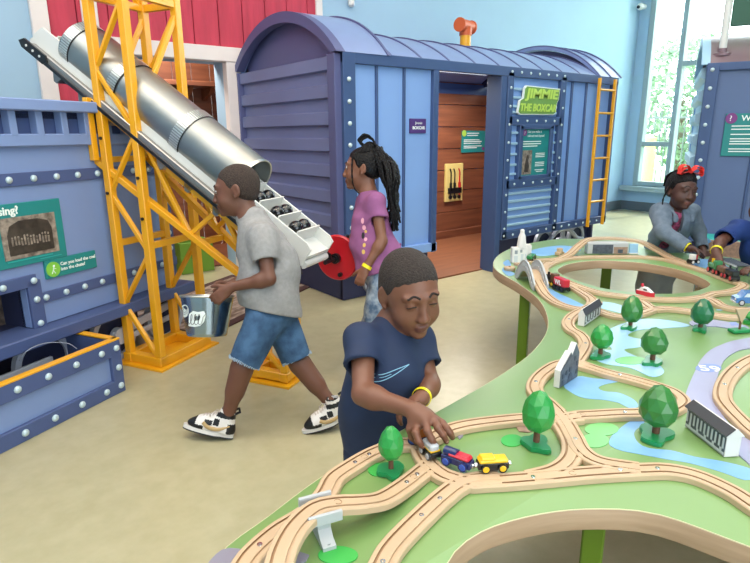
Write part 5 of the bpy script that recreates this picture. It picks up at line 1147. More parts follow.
# ---------------------------------------------------------------- boy in grey walking with the bucket
j = dict(head=J(237, 190.5, 2.35), neck=J(249, 219, 2.35), chest=J(262, 248, 2.35), pelvis=J(271, 306, 2.36),
    shL=J(262, 238, 2.25), elL=J(269, 279, 2.22), wrL=J(231, 287, 2.24), shR=J(256, 235, 2.44), elR=J(255, 272, 2.48), wrR=J(232, 284, 2.44),
    hipL=J(264, 322, 2.31), knL=J(243, 365, 2.29), anL=J(227.5, 416, 2.315), hipR=J(279, 320, 2.41), knR=J(298, 361, 2.41), anR=J(333, 406, 2.40))
P1 = person_root('boy in a grey t-shirt and denim shorts walking left with a metal bucket', j)
H1 = Head(j['head'], cvec(-1, -.22, .06), cvec(-.12, 1, .12), .205)
F = body_field(j, .0045, [H1.c+UP*.1]); torso(F, j, 1.0, -.016); limbs(F, j, .98); F.cone(H1.W(0, -.02, -.03), j['neck'], .039, .040, .02); F.cone(j['neck'], j['chest'], .045, .06, .03); H1.build(F)
hand(F, j['wrL'], cvec(-.75, -.62, .12), cvec(-.25, -.2, -1), .95, (.35, .4, .45, .5), thumb=-1, tcurl=.2); hand(F, j['wrR'], cvec(-.8, -.45, -.1), cvec(-.1, -.5, .9), .9, (.6, .6, .7, .7), thumb=1)
body1, V, Q = field_obj('body', F, ['skin_a', 'lips', 'eye_white', 'iris'], P1, H1.mid(.007))
brows_and_lashes(H1, body1, P1)
F = Field(*bounds([H1.c], .15), .0045); H1.hair(F, .068, .004); field_obj('hair', F, 'buzz_brown', P1)
# t-shirt
F = Field(*bounds([j[k] for k in ('neck', 'chest', 'pelvis', 'shL', 'shR', 'elL', 'elR')], .16), .005)
torso(F, j, 1.0, .012); bk = cvec(1, .1, 0); F.ell(J(279, 268, 2.35), (.085, .085, .12), None, .05); F.ell(J(264, 290, 2.35), (.105, .11, .10), None, .05); F.cone(J(262, 255, 2.35), J(272, 312, 2.36), .100, .122, .04)
for q in 'LR': sleeve(F, j['sh'+q], j['el'+q], .58, .050, .054)
F.cone(j['neck']-UP*.004, j['chest'], .052, .088, .03); F.cone(J(257, 217, 2.35), j['chest'], .040, .08, .03); F.fold(.0028, 38, 3); hem = J(270, 311, 2.36); F.plane(hem, cvec(-.22, -1, 0)); F.ell(H1.W(0, -.02, -.075), (.046, .046, .046), None, .006, 'cut')
for q in 'LR': dig(F, lerp(j['sh'+q], j['el'+q], .58), j['el'+q]-j['sh'+q], .040, .04)
shirt1, _, _ = field_obj('t_shirt', F, 'shirt_grey', P1)
decal_on('shirt_print', shirt1, P1, [J(236, 246+11*math.sin(t), 2.345+.028*math.cos(t)) for t in [i*PI/8 for i in range(16)]], cvec(1, 0, 0), 'tee_black')
# denim shorts
F = Field(*bounds([j[k] for k in ('pelvis', 'hipL', 'hipR', 'knL', 'knR')], .14), .005); F.ell(j['pelvis'], (.10, .10, .09), None, .03); F.ell(j['pelvis']-UP*.04, (.098, .098, .09), None, .03)
for q, tt in (('L', .93), ('R', .95)): sleeve(F, j['hip'+q], j['kn'+q], tt, .078, .066, .02)
F.fold(.0025, 45, 7)
for q in 'LR': dig(F, lerp(j['hip'+q], j['kn'+q], .93), j['kn'+q]-j['hip'+q], .058, .05)
sh1, _, _ = field_obj('shorts', F, 'denim', P1)
for q in 'LR':
    c = lerp(j['hip'+q], j['kn'+q], .925); d = Vector(nrm(j['kn'+q]-j['hip'+q])); x, y, z = frame_of(d); mb = MB(); rn = random.Random(3)
    for i in range(90):
        a = 2*PI*i/90+rn.uniform(-.03, .03); p = Vector(c)+x*(.0655*math.cos(a))+y*(.0655*math.sin(a)); mb.bar(p-d*.004, p+d*rn.uniform(.004, .010)+x*rn.uniform(-.002, .002), .0022, .0022)
    part('frayed_hem', mb, 'denim_fray', P1, True)
# high top sneakers
def sneaker(root, an, toe, heel_dir_up, kind=1, s_=1.0):
    """an ankle point, toe the tip on the sole; builds upper, sole, laces, stripe"""
    f = nrm(np.array(toe)-np.array(an)); u = np.array(heel_dir_up, float); u = nrm(u-f*(u@f)); r = np.cross(f, u); Rm = np.stack([r, f, u], 1); return f, u, r, Rm
def build_shoe(root, heel, toe, up, outer, lab=None):
    heel, toe = np.array(heel), np.array(toe); L = np.linalg.norm(toe-heel); f = (toe-heel)/L; u = np.array(up, float); u = nrm(u-f*(u@f)); r = np.cross(f, u); W = lambda x, y, z: heel+r*x*L+f*y*L+u*z*L
    Rm = np.stack([r, f, u], 1); F = Field(*bounds([W(0, .5, .3)], L*.78), .0034)
    F.cone(W(0, .16, .17), W(0, .18, .52), .145*L, .150*L, .03); F.cone(W(0, .14, .15), W(0, .60, .15), .155*L, .165*L, .03); F.ell(W(0, .70, .14), np.array((.172, .26, .125))*L, Rm, .02); F.cone(W(0, .22, .38), W(0, .66, .20), .12*L, .12*L, .03)
    F.plane(W(0, 0, .085), -u); F.plane(W(0, 0, .60), nrm(u-.12*f)); F.cone(W(0, .17, .45), W(0, .17, .66), .118*L, .125*L, .004, 'cut')
    def zone(P):
        q = ((P-heel)@Rm)/L; m = np.zeros(len(P), int); x, y, z = q.T
        m[(y > .76)] = 1; m[(y > .58) & (np.abs(x) > .11) & (z < .17)] = 1; m[(y > .42) & (y < .58) & (z < .30) & (z > .20) & (np.abs(x) > .09)] = 1
        m[(z > .40) & (y < .38)] = 1; m[(y < .10) & (z > .10) & (z < .30)] = 1; m[(z > .22) & (z < .36) & (y > .28) & (y < .40) & (np.abs(x) > .08)] = 1; m[(z > .50)] = 0; m[(z > .565)] = 1
        return m
    up_, V, Q = field_obj('sneaker', F, ['shoe_white', 'shoe_black'], root, zone)
    sh = [(.105*math.sin(a)*(1 if math.sin(a) > 0 else 1)*1.5, .5-.53*math.cos(a)) for a in [2*PI*i/36 for i in range(36)]]
    sh = [(x*(.88 if y < .3 else 1.14), y) for x, y in sh]
    so = part('sole', MB().prism(sh, .0, .088, lambda x, y, z: Vector(W(x, y, z))), 'shoe_white', root, True); so.parent = up_
    ts = part('tread', MB().prism([(x*1.01, .5+(y-.5)*1.005) for x, y in sh], -.012, .012, lambda x, y, z: Vector(W(x, y, z))), 'shoe_black', root, True); ts.parent = up_
    for s_ in (-1, 1):
        pl = [(.64, .17), (.52, .155), (.40, .155), (.28, .19), (.10, .27), (.04, .29), (.10, .255), (.28, .215), (.38, .21), (.46, .24), (.50, .27)]
        pts = [W(s_*.3, y, z) for y, z in pl]; q = onto(up_, root, pts, Vector(-s_*r), .0012)
        pl2 = [(.60, .235), (.50, .17), (.38, .15), (.24, .175), (.06, .265)]; q = onto(up_, root, [W(s_*.3, y, z) for y, z in pl2], Vector(-s_*r), .0005)
        if all(p is not None for p in q):
            sw = part('side_stripe', MB().tube(spline(q, .004), [.0035+.005*math.sin(PI*min(1, .25+.75*i/(len(spline(q, .004))-1))) for i in range(len(spline(q, .004)))], 8), 'gold', root, True); sw.parent = up_
    mb = MB()
    for i in range(6):
        y, z = .34+.06*i, .40-.034*i; q = onto(up_, root, [W(x, y, z+.3) for x in (-.085, -.04, 0, .04, .085)], Vector(-u), .001)
        if all(p is not None for p in q): mb.tube(q, .003, 6)
    for s_ in (-1, 1): mb.tube([Vector(W(.02*s_, .34, .47)), Vector(W(.10*s_, .44, .48)), Vector(W(.14*s_, .52, .40)), Vector(W(.10*s_, .50, .36))], .0022, 6)
    if mb.v: lc = part('laces', mb, 'laces', root, True); lc.parent = up_
    pt = part('pull_tab', MB().tube([Vector(W(0, .03, .50)), Vector(W(0, -.05, .56)), Vector(W(0, -.02, .63)), Vector(W(0, .04, .60))], .006, 8), 'shoe_black', root, True); pt.parent = up_
    return up_
build_shoe(P1, J(231.5, 438.3, 2.318), J(184.5, 427, 2.325), cvec(.22, 1, -.1)+UP*.3, 1); build_shoe(P1, J(347, 418, 2.395), J(304, 433, 2.362), cvec(.36, 1, .1), 1)
for q in 'LR': pass
# bucket
bc, bt = J(207, 335.5, 2.345), J(207.5, 296, 2.345); bu = nrm(bt-bc); X_, Y_, Z_ = frame_of(bu); BR = Matrix((X_, Y_, Z_)).transposed(); bh = float(np.linalg.norm(bt-bc))
BK = thing('metal_bucket', 'shiny galvanised bucket with a white coil sticker carried by the boy in grey', 'bucket', tuple(bc)); mat('bucket_steel', '#b9c4ca', .22, metal=1, col2='#93a2ab', scale=6, stretch=(1, 1, .1))
mb = MB().lathe([(.001, .004), (.074, .004), (.078, 0), (.081, .004), (.083, .014), (.106, bh-.004), (.110, bh-.002), (.110, bh+.003), (.106, bh+.003), (.104, bh-.004), (.080, .014), (.001, .012)], (0, 0, 0), BR, 48); part('pail', mb, 'bucket_steel', BK)
part('rim', MB().tube([BR @ Vector((.108*math.cos(a), .108*math.sin(a), bh)) for a in [2*PI*i/40 for i in range(40)]], .004, 8, True), 'steel_band', BK)
tw_ = Vector(-CFW); ang0 = math.atan2((BR.inverted() @ tw_).y, (BR.inverted() @ tw_).x)
def on_pail(px, py, lift=.0012):           # point on the pail wall nearest the viewer under a pixel
    o = Vector((0, 0, CH)); d = Vector(ray(px, py)).normalized(); best = None; Ri = BR.inverted(); oo = Ri @ (o-Vector(bc)); dd = Ri @ d
    for k in range(400):
        t = 1.9+k*.002; p = oo+dd*t
        if 0 < p.z < bh and math.hypot(p.x, p.y) <= .083+(.106-.083)*(p.z/bh)+lift: best = p; break
    return (BR @ best) if best else None
def stick(name, px, m, lift, parent, width=0):
    q = [on_pail(x, y, lift) for x, y in px]; q = [p for p in q if p is not None]; 
    if width: return part(name, MB().tube(q, width, 6), m, parent)
    c = sum(q, Vector())/len(q); n = len(q); rr = [on_pail(*((x*.5+sum(p[0] for p in px)/len(px)*.5, y*.5+sum(p[1] for p in px)/len(px)*.5)), lift) for x, y in px]
    mb = MB().add(q+rr+[c+(c.normalized()*0)], [[i, (i+1) % n, n+(i+1) % n, n+i] for i in range(n)]+[[n+i, n+(i+1) % n, 2*n] for i in range(n)]); return part(name, mb, m, parent, smooth=60)
sk = stick('sticker', [(184.5+4.2*math.cos(a), 311+6.5*math.sin(a)) for a in [i*PI/7 for i in range(14)]], 'sign_white', .0012, BK)
sk2 = stick('sticker', [(188.5, 326), (189, 314), (193, 311), (198, 312), (204, 311), (206, 315), (204, 322), (200, 326), (194, 327)], 'sign_white', .0014, BK)
stick('drawn_coil', [(184.5+(1+i*.13)*math.cos(i*.7), 311+(1.4+i*.2)*math.sin(i*.7)) for i in range(20)], 'print_dark', .002, BK, .0007)
pts = [(188, 321)]+[(189.5+12*t+1.6*math.sin(t*20.5), 319.5+5.2*math.cos(t*20.5+.4)) for t in np.linspace(0, 1, 40)]+[(206, 314)]
stick('drawn_squiggle', pts, 'tee_black', .0026, BK, .0009)
# ---------------------------------------------------------------- girl in purple at the red wheel
j = dict(head=J(363.5, 169, 2.76), neck=J(368, 194, 2.77), chest=J(371, 218, 2.77), pelvis=J(380, 272, 2.78), shL=J(376, 203, 2.68), elL=J(382, 241, 2.66), wrL=J(366, 268, 2.66), shR=J(365, 203, 2.87), elR=J(356, 236, 2.93), wrR=J(352, 243, 2.90),
    hipL=J(381, 285, 2.72), hipR=J(380, 285, 2.83))
for q in 'LR':
    h_ = j['hip'+q]; j['kn'+q] = np.array([h_[0]-.01, h_[1], .27])+cvec(-.02, 0, 0)*.03; j['an'+q] = np.array([h_[0], h_[1], .06])
P2 = person_root('girl in a purple t-shirt with long black braids turning the red wheel', j)
H2 = Head(j['head'], cvec(-1, -.05, -.10), cvec(-.05, 1, .08), .20)
F = body_field(j, .0045, [H2.c+UP*.1]); torso(F, j, .95, -.014); limbs(F, j, .93); F.cone(H2.W(0, -.02, -.03), j['neck'], .034, .036, .02); F.cone(j['neck'], j['chest'], .042, .06, .03); H2.build(F)
hand(F, j['wrL'], cvec(-.42, -.88, .1), cvec(.3, -.2, -1), .92, (.45, .5, .55, .6), thumb=-1, tcurl=.2); hand(F, j['wrR'], cvec(-.9, .05, 0), cvec(0, -1, 0), .85, (.9, .9, .9, .9), thumb=-1)
body2, V, Q = field_obj('body', F, ['skin_b', 'lips', 'eye_white', 'iris'], P2, H2.mid(.011)); brows_and_lashes(H2, body2, P2)
F = Field(*bounds([j[k] for k in ('neck', 'chest', 'pelvis', 'shL', 'shR', 'elL', 'elR')], .14), .005); torso(F, j, .95, .006); F.cone(J(373, 225, 2.77), J(377, 268, 2.77), .088, .108, .04); F.ell(J(365, 240, 2.77), (.065, .075, .11), None, .05); F.cone(j['neck']-UP*.012, j['chest'], .046, .085, .03); F.ell(J(390, 256, 2.77), (.05, .07, .08), None, .05)
for q in 'LR': sleeve(F, j['sh'+q], j['el'+q], .42, .048, .050)
F.fold(.0028, 40, 5); F.plane(J(378, 274, 2.77), cvec(.25, -1, 0)); F.ell(H2.W(0, -.005, -.075), (.043, .043, .050), None, .006, 'cut')
for q in 'LR': dig(F, lerp(j['sh'+q], j['el'+q], .42), j['el'+q]-j['sh'+q], .036, .035)
shirt2, _, _ = field_obj('t_shirt', F, 'shirt_purple', P2)
mb = MB()
for i in range(9): mb.tube(spline([J(384+i*1.8, 262-i*1.2, 2.69+.012*i), J(386+i*1.8, 257-i*1.6, 2.685+.012*i), J(385+i*1.9, 252-i*.9, 2.69+.012*i)], .006), .006, 6)
part('ruffled_hem', mb, 'shirt_purple', P2, True)
for (x, y, rx, ry, m_) in ((352.5, 219, 2.2, 3, 'tee_pink'), (354, 226, 2.5, 2.5, 'tee_pink'), (352.5, 234, 2, 3.5, 'tee_black'), (356, 238, 2, 2, 'tee_pink'), (354.5, 244, 2, 2.2, 'tee_yellow'), (353.5, 251, 2.2, 2.4, 'tee_yellow'), (356, 230, 1.6, 1.6, 'tee_yellow')):
    decal_on('shirt_print', shirt2, P2, [J(x+rx*math.cos(a), y+ry*math.sin(a), 2.6) for a in [i*PI/6 for i in range(12)]], cvec(.55, 0, -1), m_)
F = Field(*bounds([j[k] for k in ('pelvis', 'hipL', 'hipR', 'anL', 'anR')], .13), .0055); F.ell(j['pelvis'], (.095, .095, .09), None, .03)
for q in 'LR': F.cone(j['hip'+q], j['kn'+q], .064, .052, .02); F.cone(j['kn'+q], j['an'+q], .052, .044, .02)
F.fold(.0025, 45, 8); field_obj('trousers', F, 'camo', P2)
for q in 'LR': F = Field(*bounds([j['an'+q]], .16), .005); fd = cvec(-1, 0, 0); fd[2] = 0; fd = nrm(fd); a_ = j['an'+q]*1.0; a_[2] = .03; F.cone(a_-fd*.02, a_+fd*.10, .032, .028, .02); F.cone(a_, a_+UP*.05, .034, .034, .02); F.plane(a_-UP*.03, -UP); field_obj('shoe', F, 'shoe_white', P2)
cuff('wristband', lerp(j['wrL'], j['elL'], .05), j['elL']-j['wrL'], .0225, .016, 'band_yellow', P2, 'yellow paper wristband')
# braids: cap, long strands and loops on top
F = Field(*bounds([H2.c], .16), .0045); H2.hair(F, .064, .007); cap2, _, _ = field_obj('hair', F, 'braid', P2)
rn = random.Random(11); bun = H2.W(0, -.045, .125)
def braid(mb, pts, r):
    P_ = spline(pts, .008); mb.tube(P_, [r*(1+.22*math.sin(i*1.9))*(1-.35*i/len(P_)) for i in range(len(P_))], 6)
for i in range(64):
    a = rn.uniform(-1.4, 1.4); x = math.sin(a); o = rn.uniform(-.03, .02); L = rn.uniform(.21, .33)*1.0
    pts = [H2.W(x*.052, -.055-.04*math.cos(a), .055+rn.uniform(-.04, .05)), H2.W(x*.070, -.085-.05*math.cos(a)+o, .02), H2.W(x*.080+o, -.100-.055*math.cos(a)+o, -.07), H2.W(x*.075+o, -.11-.04*math.cos(a)-rn.uniform(0, .02), -.15), H2.W(x*.06+o, -.12-.03*math.cos(a)+o, -L+.0)]
    mb = MB(); braid(mb, pts, .0068); b_ = part('braid', mb, 'braid', P2, True); b_.parent = cap2
for i in range(22):
    a = 2*PI*i/22; mb = MB(); pts = [H2.W(.065*math.sin(a), .055*math.cos(a)-.012, .075), H2.W(.045*math.sin(a), .03*math.cos(a)-.03, .108), H2.W(.015*math.sin(a), -.04, .128), H2.W(.03*math.sin(a), -.085, .10), H2.W(.06*math.sin(a), -.105, .03)]; braid(mb, pts, .0062); b_ = part('braid', mb, 'braid', P2, True); b_.parent = cap2
for i in range(4):
    mb = MB(); x = -.03+.02*i; braid(mb, [H2.W(x, -.01, .115), H2.W(x*1.3, .012, .140), H2.W(x*1.4, -.02, .165), H2.W(x, -.055, .145), H2.W(x, -.07, .11)], .007); b_ = part('braid', mb, 'braid', P2, True); b_.parent = cap2
for x in (-.066, .066):
    mb = MB(); braid(mb, [H2.W(x, .045, .05), H2.W(x*1.08, .05, .0), H2.W(x, .052, -.06), H2.W(x*.85, .045, -.10), H2.W(x*.9, .02, -.13)], .0045); b_ = part('braid', mb, 'braid', P2, True); b_.parent = cap2
# ---------------------------------------------------------------- boy in navy at the table
j = dict(head=J(409, 291, 1.49), neck=J(391, 331, 1.53), chest=J(387, 368, 1.53), pelvis=J(384, 440, 1.58), shR=J(363, 340, 1.47), elR=J(363, 394, 1.37), wrR=J(414, 410, 1.285), shL=J(417, 339, 1.59), elL=J(430, 384, 1.53), wrL=J(420.5, 399, 1.42), hipL=J(402, 452, 1.62), hipR=J(367, 452, 1.55))
for q in 'LR':
    h_ = j['hip'+q]; j['kn'+q] = np.array([h_[0], h_[1], .215]); j['an'+q] = np.array([h_[0], h_[1], .05])
P3 = person_root('boy in a navy t-shirt leaning over the green table, driving a toy train', j)
H3 = Head(j['head'], cvec(.36, -.50, .78), cvec(.02, .9, .48), .212)
kn = [J(x, y, d) for x, y, d in ((417.5, 425, 1.265), (425.5, 421.5, 1.258), (434.5, 421, 1.262), (442, 424, 1.275))]
tips = [((415.5, 433, 1.245), (418.5, 441, 1.243), (422.5, 446.5, 1.250)), ((427.5, 431, 1.235), (431.5, 439, 1.233), (436.5, 446.5, 1.240)), ((438, 428, 1.240), (443, 434.5, 1.238), (446.5, 441.5, 1.246)), ((446.5, 428.5, 1.262), (450, 433, 1.262), (452.5, 437.5, 1.268))]
pts_all = [J(*p) for t in tips for p in t]
F = body_field(j, .0034, pts_all+[H3.c+UP*.08], .085); torso(F, j, .98, -.014); limbs(F, j, .97); F.cone(H3.W(0, -.025, -.03), j['neck'], .042, .044, .02); F.cone(j['neck'], j['chest'], .048, .06, .03); H3.build(F)
wr = j['wrR']; cen = sum(kn)/4
for k_, o in zip(kn, (-.010, -.003, .004, .011)): F.cone(wr+nrm(kn[3]-kn[0])*o, k_, .0135, .0108, .008)
F.ell(lerp(wr, cen, .55), (.024, .024, .020), None, .012); fingers(F, wr, cen, [[k_]+[J(*p) for p in t] for k_, t in zip(kn, tips)], .98)
F.cone(lerp(wr, kn[0], .35), J(410.5, 429, 1.27), .0125, .0105, .01); F.cone(J(410.5, 429, 1.27), J(412.5, 437, 1.275), .0102, .0092, .005); F.cone(J(412.5, 437, 1.275), J(417, 442, 1.28), .0092, .0080, .005)
hand(F, j['wrL'], cvec(-.85, -.45, .25), cvec(-.1, -.8, .3), .88, (.6, .7, .7, .7), thumb=1)
lo = j['head']
body3, V, Q = field_obj('body', F, ['skin_b', 'lips', 'eye_white', 'iris'], P3, H3.mid(-.01)); brows_and_lashes(H3, body3, P3)
for t, col in ((1.0, 0),): 
    for ch in tips:
        a_, b_ = J(*ch[1]), J(*ch[2]); d_ = nrm(b_-a_); c_ = b_+(-CFW)*.0052+UP*.0028+d_*.001; Rm = np.stack([nrm(np.cross(d_, -CFW+UP*.5)), d_, nrm(np.cross(nrm(np.cross(d_, -CFW+UP*.5)), d_))], 1); part('fingernail', MB().ball(c_, (.0036, .0048, .0018), 12, 8, Matrix(Rm.tolist())), 'nail' if 'nail' in MATS else mat('nail', '#b58a78', .35), P3, True)
F = Field(*bounds([H3.c], .15), .0036); H3.hair(F, .064, .0035); field_obj('hair', F, 'buzz_hair', P3)
F = Field(*bounds([j[k] for k in ('neck', 'chest', 'pelvis', 'shL', 'shR', 'elL', 'elR')], .15), .0045); torso(F, j, .98, .007); F.cone(J(386, 370, 1.53), J(384, 446, 1.58), .098, .112, .04); F.ell(J(358, 420, 1.53), (.04, .05, .10), None, .05); F.cone(j['neck']+UP*.006, j['chest'], .056, .09, .03)
for q, tt in (('R', .50), ('L', .62)): sleeve(F, j['sh'+q], j['el'+q], tt, .043, .051)
F.fold(.0024, 40, 12); F.plane(J(384, 462, 1.58), -UP*1.0); F.ell(H3.W(0, -.028, -.088), (.048, .048, .048), None, .006, 'cut')
for q, tt in (('R', .50), ('L', .62)): dig(F, lerp(j['sh'+q], j['el'+q], tt), j['el'+q]-j['sh'+q], .039, .035)
shirt3, _, _ = field_obj('t_shirt', F, 'shirt_navy', P3)
dv = cvec(-.1, 0, -1)
def sw(pts, r): 
    q = [p for p in onto(shirt3, P3, [J(x, y, 1.38) for x, y in pts], dv, .0008) if p is not None]
    if len(q) > 1: 
        q = spline(q, .004); o_ = part('chest_logo', MB().tube(q, r, 6), 'print_blue', P3, True); o_.parent = shirt3
sw([(374, 377.5), (382, 377.8), (390, 376), (400, 372.5), (413.5, 368.3)], .0011); sw([(374, 385.5), (383, 384.5), (392, 381), (402, 375.5), (413.5, 368.3)], .0011); sw([(376, 381), (385, 380.5), (394, 377.5)], .0008)
F = Field(*bounds([j[k] for k in ('pelvis', 'hipL', 'hipR', 'knL', 'knR')], .13), .0055); F.ell(j['pelvis'], (.098, .098, .085), None, .03)
for q in 'LR': sleeve(F, j['hip'+q], j['kn'+q]-UP*.02, 1.0, .068, .066, .02)
F.fold(.0025, 45, 2); field_obj('shorts', F, 'shorts_dark', P3)
for q in 'LR': F = Field(*bounds([j['an'+q]], .16), .005); fd = np.array([.75, -.66, 0]); fd = cvec(.3, 0, 1); fd[2] = 0; fd = nrm(fd); a_ = j['an'+q]*1.0; a_[2] = .03; F.cone(a_-fd*.02, a_+fd*.09, .032, .028, .02); F.cone(a_, a_+UP*.03, .034, .034, .02); F.plane(a_-UP*.03, -UP); field_obj('shoe', F, 'shoe_black', P3)
cuff('wristband', lerp(j['wrL'], j['elL'], .12), j['elL']-j['wrL'], .0235, .012, 'band_yellow', P3, 'yellow green wristband')
# ---------------------------------------------------------------- girl in the denim jacket
j = dict(head=J(681, 190, 3.22), neck=J(677, 208, 3.28), chest=J(674, 222, 3.33), pelvis=J(661, 256, 3.58), shR=J(660, 211, 3.30), elR=J(663, 232, 3.20), wrR=J(689, 248, 3.10), shL=J(691, 213, 3.38), elL=J(699, 234, 3.40), wrL=J(703, 250, 3.33), hipL=J(667, 264, 3.60), hipR=J(653, 264, 3.58))
for q in 'LR':
    h_ = j['hip'+q]; j['kn'+q] = np.array([h_[0], h_[1], .24])-cvec(.12, 0, 0)*.02; j['an'+q] = np.array([h_[0], h_[1], .06])
P4 = person_root('girl in a denim jacket and red hair bow reaching for a toy engine', j)
H4 = Head(j['head'], cvec(.12, -.36, .92), cvec(.10, .94, .33), .205)
F = body_field(j, .005, [H4.c+UP*.1, J(704, 258, 3.0)]); torso(F, j, .95, -.014); limbs(F, j, .93); F.cone(H4.W(0, -.02, -.03), j['neck'], .034, .036, .02); F.cone(j['neck'], j['chest'], .042, .06, .03); H4.build(F)
hand(F, j['wrR'], cvec(.75, -.35, .35), cvec(.2, -.9, .2), .95, (.5, .6, .7, .8), thumb=-1); hand(F, j['wrL'], cvec(.1, -.7, .7), cvec(-.2, -.6, -.4), .9, (.4, .5, .5, .5), thumb=1)
body4, V, Q = field_obj('body', F, ['skin_d', 'lips', 'eye_white', 'iris'], P4, H4.mid(-.01)); brows_and_lashes(H4, body4, P4)
F = Field(*bounds([H4.c], .15), .0045); H4.hair(F, .058, .006); cap4, _, _ = field_obj('hair', F, 'braid', P4); rn = random.Random(5)
for i in range(17):
    a = -1.45+2.9*i/16; mb = MB(); x = math.sin(a)
    braid(mb, [H4.W(.060*x, .066*math.cos(a)-.0, .064), H4.W(.055*x, .045*math.cos(a)-.01, .092), H4.W(.03*x, -.02, .114), H4.W(.05*x, -.088, .065), H4.W(.052*x, -.092, .0)], .0065); b_ = part('braid', mb, 'braid', P4, True); b_.parent = cap4
for x in (-.07, -.074, .072):
    mb = MB(); braid(mb, [H4.W(x, .01, .05), H4.W(x*1.12, -.005, -.01), H4.W(x*1.12, -.02, -.06), H4.W(x*1.05, -.02, -.10)], .006); b_ = part('braid', mb, 'braid', P4, True); b_.parent = cap4
mb = MB(); bcn = H4.W(-.01, .02, .118)
for s_ in (-1, 1):
    for k in range(2):
        a = H4.W(-.01+s_*.006, .02, .112); pts = [(0, 0, 0), (s_*.03, .006*k, .035-.012*k), (s_*.066, .01*k, .026-.022*k), (s_*.068, 0, -.004-.016*k), (s_*.03, -.004, -.006)]
        P_ = spline([H4.W(-.01+x, .02+y, .112+z) for x, y, z in pts]+[a], .006); n = len(P_); f_ = Vector(H4.M[:, 1])
        mb.add([p-f_*.016 for p in P_]+[p+f_*.016 for p in P_]+[p*.93+Vector(bcn)*.07-f_*.015 for p in P_]+[p*.93+Vector(bcn)*.07+f_*.015 for p in P_], [[i, i+1, n+i+1, n+i] for i in range(n-1)]+[[2*n+i, 2*n+i+1, 3*n+i+1, 3*n+i] for i in range(n-1)]+[[i, i+1, 2*n+i+1, 2*n+i] for i in range(n-1)]+[[n+i, n+i+1, 3*n+i+1, 3*n+i] for i in range(n-1)])
mb.ball(bcn-UP*.004, (.014, .014, .014), 12, 8); part('hair_bow', mb, 'bow_red', P4, True, label='big red hair bow')
F = Field(*bounds([j[k] for k in ('neck', 'chest', 'pelvis', 'shL', 'shR')], .12), .005); torso(F, j, .95, .000); F.ell(j['neck']+UP*.03, (.042, .042, .04), None, .008, 'cut'); tee4, _, _ = field_obj('t_shirt', F, 'shirt_pink', P4, label='pink and black printed top')
F = Field(*bounds([j[k] for k in ('neck', 'chest', 'pelvis', 'shL', 'shR', 'elL', 'elR', 'wrL', 'wrR')], .13), .005); torso(F, j, .95, .016); F.cone(j['chest'], lerp(j['chest'], j['pelvis'], .9), .092, .108, .04)
for q in 'LR': F.cone(j['sh'+q], j['el'+q], .050, .042, .03); sleeve(F, j['el'+q], j['wr'+q], .92, .042, .034, .01)
F.fold(.003, 42, 4); F.plane(lerp(j['chest'], j['pelvis'], .86), nrm(j['pelvis']-j['chest']))
fr = nrm(H4.M[:, 1]*np.array([1, 1, 0])); rt = np.cross(fr, UP); c0 = J(684, 205, 3.2); c1 = J(682, 245, 3.3)
for q in onto(tee4, P4, [J(682.5-1.0*i, 211+4.2*i, 3.18+.012*i) for i in range(9)], CFW, 0):
    if q is not None: F.ell(np.array(q)-CFW*.012, (.030, .030, .030), None, .008, 'cut')
F.ell(j['neck']+UP*.035+fr*.01, (.05, .05, .05), None, .008, 'cut')
for q in 'LR': dig(F, lerp(j['el'+q], j['wr'+q], .92), j['wr'+q]-j['el'+q], .027, .03)
jk4, _, _ = field_obj('jacket', F, 'denim_pale', P4, label='pale blue denim jacket')
mb = MB()
for s_ in (-1, 1): mb.tube(spline([j['neck']-fr*.045+UP*.01, j['neck']+rt*s_*.052+UP*.004, j['neck']+rt*s_*.046+fr*.055-UP*.03, j['neck']+rt*s_*.05+fr*.075-UP*.07], .01), [.012+.004*math.sin(i) for i in range(len(spline([j['neck']-fr*.045+UP*.01, j['neck']+rt*s_*.052+UP*.004, j['neck']+rt*s_*.046+fr*.055-UP*.03, j['neck']+rt*s_*.05+fr*.075-UP*.07], .01)))], 8)
cl4 = part('collar', mb, 'denim_pale', P4, True); cl4.parent = jk4
for k in range(4):
    q = onto(jk4, P4, [J(693.5+.6*k, 214+7*k, 3.1)], CFW, .001)
    if q[0] is not None: b_ = part('button', MB().ball(q[0], .005, 10, 8), 'steel_band', P4, True); b_.parent = jk4
F = Field(*bounds([j[k] for k in ('pelvis', 'hipL', 'hipR', 'anL', 'anR')], .13), .0055); F.ell(j['pelvis'], (.100, .095, .09), None, .03)
for q in 'LR': F.cone(j['hip'+q], j['kn'+q], .074, .066, .02); F.cone(j['kn'+q], j['an'+q], .066, .060, .02)
F.fold(.003, 40, 9); F.plane(np.array([0, 0, .045]), -UP); field_obj('trousers', F, 'trousers', P4)
for q in 'LR': F = Field(*bounds([j['an'+q]], .16), .005); fd = cvec(0, 0, 1); fd[2] = 0; fd = nrm(fd); a_ = j['an'+q]*1.0; a_[2] = .03; F.cone(a_-fd*.02, a_+fd*.10, .032, .028, .02); F.plane(a_-UP*.03, -UP); field_obj('shoe', F, 'shoe_white', P4)
cuff('wristband', lerp(j['wrR'], j['elR'], .08), j['elR']-j['wrR'], .0255, .018, 'band_yellow', P4, 'yellow paper wristband')
